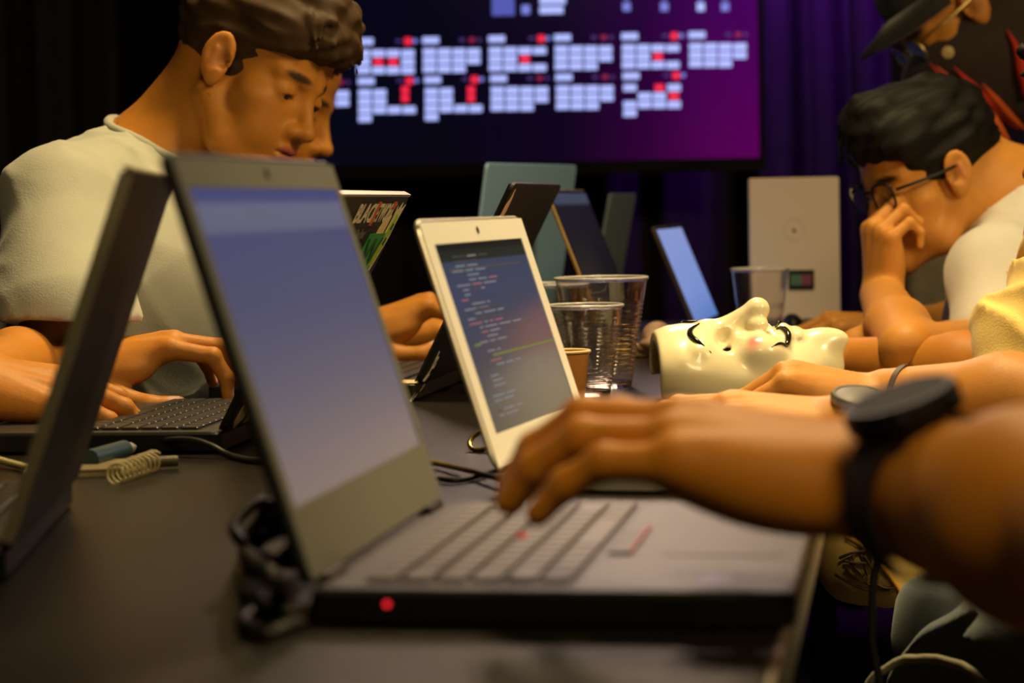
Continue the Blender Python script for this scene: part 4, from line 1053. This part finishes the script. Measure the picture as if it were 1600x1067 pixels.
w2f = U(600, 518, 3.05); forearm(s2, w2f, el2f, 0.022, 0.034, 0.008)
g2f = Hand(w2f, Vector((1, -0.05, 0.15)), Vector((-0.1, -0.2, 1)), 1, 0.95); g2f.add(s2, [curl(14, 40), curl(14, 40), curl(18, 40), curl(20, 40)])
rebase(s2.build('body', 0.0032, M_skin, base=SKIN), pb2)
rebase(h2.hair('hair', M_hair2, None, h=0.004, seed=3, tufts=20), pb2); eyeballs(h2, pb2)
t2 = Sdf(); t2.cone(nb2+Vector((-.02, 0, -.07)), tb2, 0.10, 0.15, 0.05)
for a_, b_ in ((sh2n, el2), (sh2f, el2f)): t2.cone(nb2+Vector((-.03, 0, -.06)), a_, 0.07, 0.06, 0.04); t2.cone(a_, a_+(b_-a_)*0.6, 0.06, 0.06, 0.03)
t2.cone(tb2, (tb2.x-0.12, tb2.y, 0.45), 0.15, 0.15, 0.05)
rebase(t2.build('shirt', 0.007, cloth_mat('tee_charcoal', (0.02, 0.02, 0.024)), disp=tee_disp), pb2)
rebase(h2.neck.__self__ and MB().tube([h2.p((0.062, 0.03, 0.0)), h2.p((0.05, 0.088, 0.0))], 0.0016, 6).build('glasses_arm', M_black), pb2)

# ---------- 3 man with glasses, chin on hand (right)
gm = empty('person', (0.95, 3.2, 0.45), 'person with black hair and black glasses resting mouth on a hand, white tee', 'person')
bpy.context.view_layer.update()
s3 = Sdf(); yaw = math.radians(203); pit = math.radians(-18)
f3 = Vector((math.cos(yaw)*math.cos(pit), math.sin(yaw)*math.cos(pit), math.sin(pit)))
h3 = Head(f3, Vector((-0.08, 0, 1)), (-0.083, 0.003, 0.0), U(1500, 266, 2.98), 0.95)
h3.skin(s3, moust=(0.03, 0.015, 0.01), brow=(0.02, 0.012, 0.008))
nb3 = U(1610, 360, 3.08); h3.neck(s3, nb3, 0.056, 0.066)
s3.cone(h3.p((0, -0.05, -0.01)), U(1600, 300, 3.08), 0.052, 0.060, 0.03)
s3.cone(nb3, U(1660, 520, 3.1), 0.066, 0.10, 0.02)
shn3 = U(1560, 430, 2.92); eln3 = U(1420, 545, 2.92)
s3.cone(U(1640, 410, 3.08), shn3, 0.05, 0.045, 0.02); s3.cone(shn3, U(1575, 548, 2.85), 0.040, 0.028, 0.015); forearm(s3, U(1340, 545, 2.80), U(1575, 548, 2.85), 0.020, 0.026, 0.004, side=(0, 0, 1))
# arm that props the face: elbow on the table
el3 = T(1418, 545, 0.035); wr3 = U(1378, 462, 2.98)
forearm(s3, wr3, el3, 0.022, 0.029, 0.006, side=(1, 0, 0))
shf3 = U(1650, 535, 3.2); s3.cone(U(1650, 420, 3.1), shf3, 0.05, 0.045, 0.02); s3.cone(shf3, el3, 0.038, 0.028, 0.012)
g3 = Hand(wr3, Vector((-0.05, 0.0, 1)), Vector((-1.0, -0.30, 0.0)), 1, 0.93)
# right hand, palm to the face; thumb up along the near cheek
g3.add(s3, [curl(48, 80, 50), curl(50, 80, 50), curl(52, 80, 50), curl(56, 78, 50)], thumb=((0.026, 0.026, -0.010), (0.054, 0.036, -0.024), (0.080, 0.034, -0.034), (0.106, 0.030, -0.038)), spread=0.02)
# other hand lying at the left on the table
w3b = U(1400, 515, 3.22); forearm(s3, w3b, U(1560, 520, 3.3), 0.024, 0.036, 0.008)
g3b = Hand(w3b, Vector((-1, 0.05, 0.12)), Vector((0.1, -0.1, 1)), -1, 0.98); g3b.add(s3, [curl(30, 50), curl(30, 50), curl(30, 50), curl(34, 50)])
rebase(s3.build('body', 0.0032, M_skin, base=(0.54, 0.235, 0.045)), gm)
rebase(h3.hair('hair', M_hair2, None, h=0.0032, side=0.003, tufts=60, fringe=True, seed=5, amp=0.003, low=-0.05, top=0.004, front=0.008, line=0.040), gm); eyeballs(h3, gm)
# glasses
def glasses(hd, root, material, lens_mat, rr=(0.024, 0.019)):
    mb = MB()
    for q in (-1, 1):
        pts = [hd.p((q*0.034+rr[0]*math.copysign(abs(math.cos(a))**0.7, math.cos(a)), 0.102-0.05*abs(q*0.034+rr[0]*math.cos(a))**1.3*3, -0.004+rr[1]*math.copysign(abs(math.sin(a))**0.7, math.sin(a)))) for a in [2*math.pi*i/28 for i in range(28)]]
        mb.tube(pts, 0.0019, 6, closed=True)
        mb.tube([hd.p((q*0.058, 0.092, 0.004)), hd.p((q*0.074, 0.080, 0.006)), hd.p((q*0.081, 0.04, 0.006)), hd.p((q*0.080, -0.002, 0.008)), hd.p((q*0.080, -0.015, -0.004))], 0.0022, 6)
        ln_ = MB(); c = hd.p((q*0.034, 0.099, -0.004)); ln_.add([c]+pts, [(0, i+1, (i+1) % 28+1) for i in range(28)])
        rebase(ln_.build('lens', lens_mat), root)
    mb.tube([hd.p((-0.010, 0.100, 0.004)), hd.p((0, 0.106, 0.006)), hd.p((0.010, 0.100, 0.004))], 0.0018, 6)
    rebase(mb.build('glasses_frame', material, None, smooth=True), root)
M_lens = mat('lens_clear', (0.8, 0.85, 0.9), rough=0.02, trans=0.97, ior=1.02)
glasses(h3, gm, M_black, M_lens)
t3 = Sdf()
t3.cone(U(1625, 400, 3.08), U(1660, 560, 3.1), 0.11, 0.15, 0.06)
t3.cone(U(1660, 560, 3.1), U(1680, 840, 3.1), 0.15, 0.16, 0.06)
t3.cone(U(1625, 400, 3.08), shn3, 0.07, 0.062, 0.05); t3.cone(shn3, U(1556, 522, 2.86), 0.056, 0.058, 0.03)
t3.cone(U(1625, 400, 3.08), shf3, 0.07, 0.062, 0.05); t3.cone(shf3, shf3+(el3-shf3)*0.4, 0.055, 0.05, 0.03)
t3.cone(h3.p((0, -0.05, -0.05)), nb3, 0.066, 0.068, 0.006, op=-1)
M_teew = cloth_mat('tee_white', (0.62, 0.60, 0.56))
collar(t3, h3.p((0, -0.05, -0.05)), nb3, 0.069, gm, M_teew)
rebase(t3.build('shirt', 0.005, M_teew, disp=lambda P: tee_disp(P)*0.4), gm)

# ---------- 4 man in a cap with a dark bandana (behind)
cm = empty('person', (0.85, 3.85, 0.0), 'person in a dark cap and glasses with a flame-printed dark scarf over the face', 'person')
bpy.context.view_layer.update()
s4 = Sdf(); yaw = math.radians(192); pit = math.radians(-38)
f4 = Vector((math.cos(yaw)*math.cos(pit), math.sin(yaw)*math.cos(pit), math.sin(pit)))
h4 = Head(f4, Vector((-0.7, 0, 1)), (-0.02, 0.095, -0.004), U(1432, 80, 3.55), 1.05)
h4.skin(s4); nb4 = Vector(h4.p((0, -0.07, -0.20))); h4.neck(s4, nb4, 0.056, 0.062)
ch4 = nb4+Vector((0.10, 0.05, -0.25)); s4.cone(nb4, ch4, 0.08, 0.12, 0.05)
s4.cone(ch4, (ch4.x+0.1, ch4.y, 0.9), 0.12, 0.12, 0.05)
for q in (-1, 1):
    s4.cone(nb4+Vector((0.03, 0, -0.05)), nb4+Vector((0.05, q*0.19, -0.09)), 0.07, 0.055, 0.04); s4.cone(nb4+Vector((0.05, q*0.19, -0.09)), nb4+Vector((0.08, q*0.2, -0.38)), 0.05, 0.04, 0.02)
rebase(s4.build('body', 0.0045, M_skin, base=SKIN), cm)
eyeballs(h4, cm)
glasses(h4, cm, mat('gold_wire', (0.55, 0.42, 0.15), rough=0.3, metal=0.9), mat('lens_reflective', (0.35, 0.40, 0.75), rough=0.15, metal=0.3, emit=None))
cp4 = Sdf(); h4.e(cp4, (0, -0.015, 0.062), (0.088, 0.108, 0.082), k=0.01); h4.e(cp4, (0, 0.0, -0.035), (0.2, 0.2, 0.088), k=0.006, op=-1)
rebase(cp4.build('cap_crown', 0.004, cloth_mat('cap_dark', (0.010, 0.009, 0.008))), cm)
br = []; 
mbk = MB()
for i in range(13):
    a = -1.25+2.5*i/12
    for k_, rr_ in ((0, 1.0), (1, 1.0+0.72*max(0.0, math.cos(a))**0.6)):
        br.append(h4.p((0.082*math.sin(a)*min(rr_, 1.12), -0.01+0.098*math.cos(a)*rr_, 0.053-0.014*k_-0.02*abs(math.sin(a))*k_)))
fs = [(2*i, 2*i+1, 2*i+3, 2*i+2) for i in range(12)]
brim = MB().add(br, fs).build('cap_brim', MATS['cap_dark'], smooth=True); md = brim.modifiers.new('t', 'SOLIDIFY'); md.thickness = 0.004; rebase(brim, cm)
# scarf: cloth over nose, cheeks and the shoulder with printed flames
def scarf_col(V, C):
    q = (V-h4.o) @ h4.R/h4.s
    return C
sc_ = Sdf()
h4.e(sc_, (0, 0.038, -0.052), (0.080, 0.088, 0.062), k=0.02); h4.e(sc_, (0, -0.03, -0.04), (0.082, 0.088, 0.050), k=0.03)
h4.e(sc_, (0, 0.088, -0.038), (0.044, 0.048, 0.032), k=0.02); h4.c(sc_, (0, 0.02, -0.09), (0, -0.06, -0.17), 0.070, 0.085, k=0.04)
h4.c(sc_, (0, -0.06, -0.17), (0, -0.16, -0.17), 0.085, 0.08, k=0.04)
rebase(sc_.build('scarf', 0.004, cloth_mat('scarf_maroon', (0.020, 0.008, 0.006)), disp=lambda P: wob(P, 9, 50, 0.004)), cm)
rebase(MB().lathe([(0, 0), (0.010, 0), (0.009, 0.003), (0, 0.004)], 20, Matrix.Translation(U(1481, 82, 3.40)) @ Matrix.Rotation(math.pi/2, 4, 'X')).build('scarf_snap', mat('snap_cream', srgb(150, 125, 75), rough=0.4), None, smooth='auto'), cm)
def surf_y(S, px, py, d0, d1):
    ds = np.linspace(d0, d1, 300); P_ = np.array([list(U(px, py, d)) for d in ds]); v_ = S.value(P_)
    i = np.argmax(v_ < 0.0); return ds[i] if v_.min() < 0 else None
M_fl = {'r': mat('flame_red', srgb(175, 40, 15), rough=0.8), 'o': mat('flame_orange', srgb(200, 85, 25), rough=0.8), 'y': mat('flame_yellow', srgb(185, 140, 40), rough=0.8)}
def flame(pts, widths, key):
    P_ = []
    for x, y in pts:
        d = surf_y(sc_, x, y, 3.0, 3.9); P_.append((x, y, (d if d else 3.45)))
    dmed = sorted(q[2] for q in P_)[len(P_)//2]
    ctr_ = [U(x, y, min(d, dmed+0.05)-0.011) for x, y, d in P_]
    pts_ = spline(ctr_, 8); n_ = len(pts_); rs_ = list(np.interp(np.linspace(0, 1, n_), np.linspace(0, 1, len(widths)), widths))
    rebase(MB().tube(pts_, 1, 8, rs=rs_).build('flame_print', M_fl[key], None, smooth=True), cm)
flame([(1452, 98), (1480, 130), (1510, 165), (1540, 190), (1562, 210)], [0.0005, 0.006, 0.007, 0.009, 0.006], 'r')
flame([(1462, 102), (1495, 132), (1522, 160), (1550, 185), (1575, 220)], [0.0005, 0.005, 0.007, 0.009, 0.004], 'o')
flame([(1490, 104), (1515, 130), (1540, 155), (1565, 178), (1590, 200)], [0.0005, 0.006, 0.009, 0.008, 0.004], 'r')
flame([(1500, 140), (1525, 168), (1550, 195), (1568, 225)], [0.0005, 0.004, 0.006, 0.003], 'y')
flame([(1535, 130), (1555, 155), (1575, 178), (1600, 200)], [0.0005, 0.006, 0.007, 0.005], 'o')
flame([(1573, 45), (1588, 75), (1597, 110), (1605, 150)], [0.0005, 0.006, 0.010, 0.006], 'r')
ct4 = Sdf(); ct4.cone(nb4+Vector((.03, 0, -.08)), ch4, 0.11, 0.16, 0.06); ct4.cone(ch4, (ch4.x+0.05, ch4.y, 0.75), 0.16, 0.17, 0.06)
for q in (-1, 1):
    ct4.cone(nb4+Vector((0.03, 0, -0.06)), nb4+Vector((0.05, q*0.19, -0.09)), 0.08, 0.066, 0.04); ct4.cone(nb4+Vector((0.05, q*0.19, -0.09)), nb4+Vector((0.08, q*0.2, -0.30)), 0.064, 0.06, 0.02)
for q in (-1, 1): ct4.cone((ch4.x+0.05, ch4.y+q*0.09, 0.8), (ch4.x+0.05, ch4.y+q*0.1, 0.06), 0.10, 0.07, 0.04)
rebase(ct4.build('dark_clothes', 0.008, cloth_mat('jacket_dark', (0.012, 0.011, 0.012)), disp=tee_disp), cm)

# ---------- 5 third person on the right: pale yellow tee, printed front, bare arm on the table
p5 = empty('person', (0.85, 2.5, 0.45), 'person in a pale printed tee whose bare forearm lies on the table behind the mask', 'person')
bpy.context.view_layer.update()
s5 = Sdf()
sh5 = U(1715, 450, 2.42); el5 = U(1600, 598, 2.44); w5 = U(1322, 566, 2.66)
el5 = U(1625, 590, 2.45)
s5.cone(sh5, el5, 0.046, 0.036, 0.02); forearm(s5, w5, el5, 0.022, 0.034, 0.006, side=(0, 0, 1))
g5 = Hand(w5, Vector((-1, 0.3, 0.05)), Vector((0.05, 0.0, 1)), 1, 0.98); g5.add(s5, [curl(25, 45)]*4)
s5.cone(U(1760, 380, 2.5), U(1760, 800, 2.5), 0.11, 0.14, 0.04)
h5 = Head(Vector((-1, 0.1, -0.25)), Vector((0, 0, 1)), (-0.05, 0.0, -0.09), U(1800, 300, 2.44), 1.0); h5.skin(s5)
h5.neck(s5, U(1770, 400, 2.5)); s5.cone(U(1770, 390, 2.5), sh5, 0.07, 0.05, 0.03)
# second forearm of the same sitter, darker arm behind
el5b = U(1530, 528, 2.98); w5b = U(1300, 528, 2.95)
rebase(s5.build('body', 0.0036, M_skin, base=SKIN), p5)
rebase(h5.hair('hair', M_hair2, None, h=0.005, seed=13, tufts=10), p5)
t5 = Sdf()
t5.cone(U(1790, 420, 2.5), U(1760, 640, 2.55), 0.12, 0.13, 0.06); t5.cone(U(1760, 640, 2.55), U(1560, 820, 2.50), 0.13, 0.11, 0.06)
t5.cone(U(1780, 410, 2.5), sh5, 0.085, 0.066, 0.05); t5.cone(sh5, U(1604, 545, 2.42), 0.064, 0.054, 0.03)
t5.cone(U(1365, 860, 2.36), U(1540, 830, 2.46), 0.062, 0.09, 0.04)
t5.box(U(1450, 1022, 2.36), (0.4, 0.4, 0.055), R=frame_from((0, 1, 0), (0.02, 0, 1)), rd=0.002, k=0.004, op=-1)
t5.cone(h5.p((0, -0.03, -0.06)), U(1770, 395, 2.5), 0.050, 0.05, 0.006, op=-1)
M_teey = cloth_mat('tee_yellowish', (0.88, 0.62, 0.20))
rebase(t5.build('shirt', 0.005, M_teey, disp=tee_disp), p5)
# printed outline drawing on the shirt front
M_ink = mat('print_ink', (0.10, 0.06, 0.025), rough=0.8); M_inkl = mat('print_pale', srgb(225, 165, 60), rough=0.7)
def onshirt(pts, r, m_, nm):
    out = []
    for x, y in pts:
        d = surf_y(t5, x, y, 1.9, 2.7)
        if d: out.append(U(x, y, d-0.009))
    if len(out) > 1: rebase(MB().tube(spline(out, 5), r, 6).build(nm, m_, None, smooth=True), p5)
for L_ in ([(1312, 872), (1330, 864), (1352, 861)], [(1320, 885), (1330, 898), (1350, 910), (1375, 918)], [(1328, 870), (1335, 885), (1350, 900)], [(1345, 866), (1352, 884), (1356, 898)],
           [(1305, 898), (1330, 912), (1360, 922), (1390, 922)], [(1368, 912), (1382, 918), (1398, 918)], [(1318, 876), (1340, 880), (1362, 878)], [(1334, 868), (1330, 882)], [(1350, 868), (1364, 890), (1362, 905)]):
    onshirt(L_, 0.0016, M_ink, 'shirt_print')
onshirt([(1322, 838), (1350, 855), (1375, 880), (1400, 915), (1408, 932)], 0.0028, M_inkl, 'shirt_piping')

# ---------- 6 second person on the right: hands on the white laptop
p6 = empty('person', (0.75, 1.95, 0.45), 'person typing on the white laptop, with a bracelet, a grey watch and denim shorts', 'person')
bpy.context.view_layer.update()
s6 = Sdf()
# far hand (right): loosely closed
w6 = U(1385, 632, 2.00); el6 = U(1700, 655, 1.88)
forearm(s6, w6, el6, 0.024, 0.040, 0.007, side=(0, 0, 1))
g6 = Hand(w6, Vector((-1, 0.10, 0.30)), Vector((0.25, -0.25, 1)), 1, 0.95)
g6.add(s6, [curl(45, 62, 40), curl(48, 66, 40), curl(50, 66, 40), curl(52, 66, 40)], thumb=((0.026, 0.026, -0.012), (0.056, 0.040, -0.026), (0.080, 0.042, -0.040), (0.098, 0.038, -0.048)), spread=0.05)
# near hand (left)
w6b = U(1325, 672, 1.80); el6b = U(1640, 850, 1.60)
forearm(s6, w6b, el6b, 0.024, 0.040, 0.008, side=(0, 1, 0))
g6b = Hand(w6b, Vector((-1, 0.16, 0.14)), Vector((0.14, -0.2, 1)), -1, 1.0)
g6b.add(s6, [curl(10, 24), curl(12, 26), curl(16, 30), curl(22, 34)], spread=0.10)
s6.cone(el6, U(1830, 400, 1.95), 0.042, 0.05, 0.02); s6.cone(el6b, U(1850, 420, 1.65), 0.042, 0.05, 0.02)
s6.cone(U(1850, 400, 1.98), U(1880, 420, 1.65), 0.06, 0.06, 0.03); s6.cone(U(2010, 420, 1.82), U(2010, 900, 1.85), 0.12, 0.13, 0.05)
h6 = Head(Vector((-1, 0.1, -0.35)), Vector((0, 0, 1)), (0, 0, 0), U(1970, 60, 1.85), 1.0); h6.skin(s6); h6.neck(s6, U(2010, 340, 1.85))
rebase(s6.build('body', 0.0028, M_skin, base=(0.64, 0.29, 0.06)), p6)
rebase(h6.hair('hair', M_hair1, None, h=0.006, seed=14, tufts=10), p6)
t6 = Sdf(); t6.cone(U(2010, 420, 1.82), U(2010, 1050, 1.85), 0.15, 0.16, 0.05)
for a_, b_ in ((U(1850, 400, 1.98), U(1840, 520, 1.93)), (U(1880, 420, 1.65), U(1860, 560, 1.62))): t6.cone(U(2010, 400, 1.82), a_, 0.08, 0.07, 0.04); t6.cone(a_, b_, 0.068, 0.064, 0.03)
t6.cone(h6.p((0, -0.03, -0.07)), U(2010, 350, 1.85), 0.066, 0.066, 0.005, op=-1)
rebase(t6.build('shirt', 0.007, cloth_mat('tee_navy', (0.03, 0.035, 0.05)), disp=tee_disp), p6)
def band(c, ax, r1, r2, w_, material, root, name, up=(0, 0, 1)):
    ax = Vector(ax).normalized(); u_ = Vector(up); u_ = (u_-ax*u_.dot(ax)).normalized(); v_ = ax.cross(u_)
    vs = []; n = 36
    prof = [(-w_/2, 0), (-w_/2, 0.0016), (w_/2, 0.0016), (w_/2, 0)]
    for i in range(n):
        a = 2*math.pi*i/n
        for t_, o_ in prof: vs.append(Vector(c)+ax*t_+u_*(math.cos(a)*(r1+o_))+v_*(math.sin(a)*(r2+o_)))
    fs = [(i*4+k, ((i+1) % n)*4+k, ((i+1) % n)*4+(k+1) % 4, i*4+(k+1) % 4) for i in range(n) for k in range(4)]
    return rebase(MB().add(vs, fs).build(name, material, None, smooth='auto'), root)
a6 = Vector(el6)-Vector(w6)
band(Vector(w6)+a6*0.10, a6, 0.0345, 0.030, 0.005, mat('bracelet_brown', (0.06, 0.03, 0.02), rough=0.5), p6, 'bracelet')
a6b = (Vector(el6b)-Vector(w6b)).normalized()
def watch(c, ax, up, r, h, root, case_m, face_m, band_m, wr=(0.030, 0.034), bw=0.022, crown=True):
    ax = Vector(ax).normalized(); u_ = Vector(up); u_ = (u_-ax*u_.dot(ax)).normalized(); v_ = ax.cross(u_)
    band(c, ax, wr[0], wr[1], bw, band_m, root, 'watch_band', up)
    M_ = Matrix((ax, v_, u_)).transposed().to_4x4(); M_.translation = Vector(c)+u_*(wr[0]-0.001)
    rebase(MB().lathe([(0, 0), (r*0.92, 0), (r, h*0.3), (r, h*0.75), (r*0.94, h), (r*0.86, h), (r*0.84, h*0.9), (0, h*0.9)], 40, M_).build('watch_case', case_m, None, smooth='auto'), root)
    rebase(MB().lathe([(0, h*0.9), (r*0.84, h*0.9), (r*0.8, h*0.97), (0, h*0.98)], 40, M_).build('watch_face', face_m, None, smooth='auto'), root)
    if crown:
        for q in (0.5, -0.5):
            c_ = M_ @ Matrix.Translation((math.cos(q)*r, math.sin(q)*r, h*0.5)) @ Matrix.Rotation(q, 4, 'Z') @ Matrix.Rotation(math.pi/2, 4, 'Y')
            rebase(MB().lathe([(0, 0), (0.003, 0), (0.003, 0.004), (0, 0.005)], 12, c_).build('watch_button', case_m, None, smooth='auto'), root)
watch(Vector(w6b)+a6b*0.012, a6b, (0.0, -0.12, 1), 0.0235, 0.009, p6, mat('watch_grey', (0.22, 0.21, 0.19), rough=0.35, metal=0.5), mat('watch_glass_grey', (0.14, 0.13, 0.12), rough=0.5), M_black, wr=(0.026, 0.033))
# denim shorts
M_den = cloth_mat('denim', (0.085, 0.115, 0.13)); M_hem = cloth_mat('denim_hem', (0.30, 0.28, 0.18))
d6 = Sdf()
kn = U(1462, 1176, 1.80); hp = U(1720, 990, 2.05)
d6.cone(kn, hp, 0.074, 0.095, 0.03); d6.cone(U(1470, 985, 2.0), hp, 0.045, 0.09, 0.04)
d6.cone(U(1720, 1010, 1.8), U(1900, 1000, 1.85), 0.11, 0.16, 0.05)
d6.cone(U(1330, 1150, 1.76), kn, 0.055, 0.056, 0.006, op=-1)
axd = (Vector(hp)-Vector(kn)).normalized()
d6.cone(Vector(kn)+axd*0.004, Vector(kn)-axd*0.2, 0.10, 0.12, 0.004, op=-1)
SEAM = 0.0
u_ = (Vector((0, -1, 0.6))-axd*axd.dot(Vector((0, -1, 0.6)))).normalized() or axd.orthogonal().normalized(); v_ = axd.cross(u_)
hemp = [Vector(kn)+axd*(0.006+0.002*math.sin(i*1.3))+(u_*math.cos(2*math.pi*i/48)+v_*math.sin(2*math.pi*i/48))*(0.0750+0.0008*math.sin(i*2.1)) for i in range(48)]
rebase(MB().tube(hemp, 0.0036, 8, closed=True).build('frayed_hem', M_hem, None, smooth=True), p6)
rebase(MB().tube([Vector(kn)+axd*t+(u_*math.cos(a0)+v_*math.sin(a0))*(0.0755+t*0.08) for t, a0 in [(0.01+0.02*i, 0.9) for i in range(7)]], 0.0022, 6).build('side_seam', M_hem, None, smooth=True), p6)
rebase(d6.build('denim_shorts', 0.004, M_den, disp=lambda P: wob(P*np.array([1, 1, 1.6]), 31, 60, 0.006)+wob(P, 2, 130, 0.0016)), p6)

# ---------- 7 foreground person at the right: hand on the grey laptop, black watch
p7 = empty('person', (0.75, 0.85, 0.45), 'person at the right edge reaching across the foreground keyboard, wearing a large black watch', 'person')
bpy.context.view_layer.update()
s7 = Sdf()
w7 = U(1372, 758, 1.08); el7 = U(1800, 850, 0.87)
forearm(s7, w7, el7, 0.0215, 0.036, 0.006, side=(0, 0, 1), k=0.02)
g7 = Hand(w7, Vector((-1, 0.46, 0.23)), Vector((0.22, -0.16, 1)), -1, 1.08)
g7.add(s7, [curl(8, 34, 18), curl(9, 35, 18), curl(10, 33, 18), curl(10, 31, 16)], thumb=((0.028, 0.028, -0.010), (0.058, 0.046, -0.020), (0.084, 0.052, -0.028), (0.104, 0.050, -0.032)), spread=0.10, fat=1.08)
sh7 = Vector((0.62, 0.85, 1.20)); s7.cone(el7, sh7, 0.045, 0.055, 0.02)
s7.cone(sh7, (0.80, 0.95, 1.22), 0.055, 0.09, 0.04); s7.cone((0.82, 0.95, 1.16), (0.82, 0.95, 0.6), 0.12, 0.13, 0.05)
h7 = Head(Vector((-1, 0.2, -0.2)), Vector((0, 0, 1)), (0, 0, 0), (0.78, 0.96, 1.48), 1.0); h7.skin(s7); h7.neck(s7, (0.82, 0.96, 1.24))
rebase(s7.build('body', 0.0030, M_skin, base=(0.58, 0.22, 0.018)), p7)
rebase(h7.hair('hair', M_hair2, None, h=0.006, seed=15, tufts=10), p7)
t7 = Sdf(); t7.cone((0.82, 0.95, 1.16), (0.82, 0.95, 0.5), 0.15, 0.16, 0.05); t7.cone(sh7, (0.80, 0.95, 1.20), 0.075, 0.11, 0.04)
t7.cone(sh7, sh7+(Vector(el7)-sh7)*0.45, 0.072, 0.068, 0.03); t7.cone(h7.p((0, -0.03, -0.07)), (0.82, 0.96, 1.26), 0.066, 0.066, 0.005, op=-1)
rebase(t7.build('shirt', 0.008, MATS['tee_navy'], disp=tee_disp), p7)
a7 = (Vector(el7)-Vector(w7)).normalized()
watch(Vector(w7)+a7*0.052, a7, (0.05, -1.25, 1), 0.0265, 0.013, p7, M_black, mat('watch_face_black', (0.004, 0.004, 0.004), rough=0.6, spec=0.1), mat('band_black', (0.008, 0.008, 0.008), rough=0.6), wr=(0.0375, 0.037), bw=0.026)

# ---------- patterned seat back behind
o = MB().rbox((-0.045, -0.03, 0), (0.045, 0.03, 0.135), 0.02, edge=0.004).build('patterned_bag', mat('bag_pattern', (0.16, 0.13, 0.09), rough=0.8, noise=0.5, nscale=30)); o.location = (U(1455, 530, 3.7).x, 3.7, TBL)
props(o, 'grey patterned bag behind the forearm of the person with glasses', 'bag')
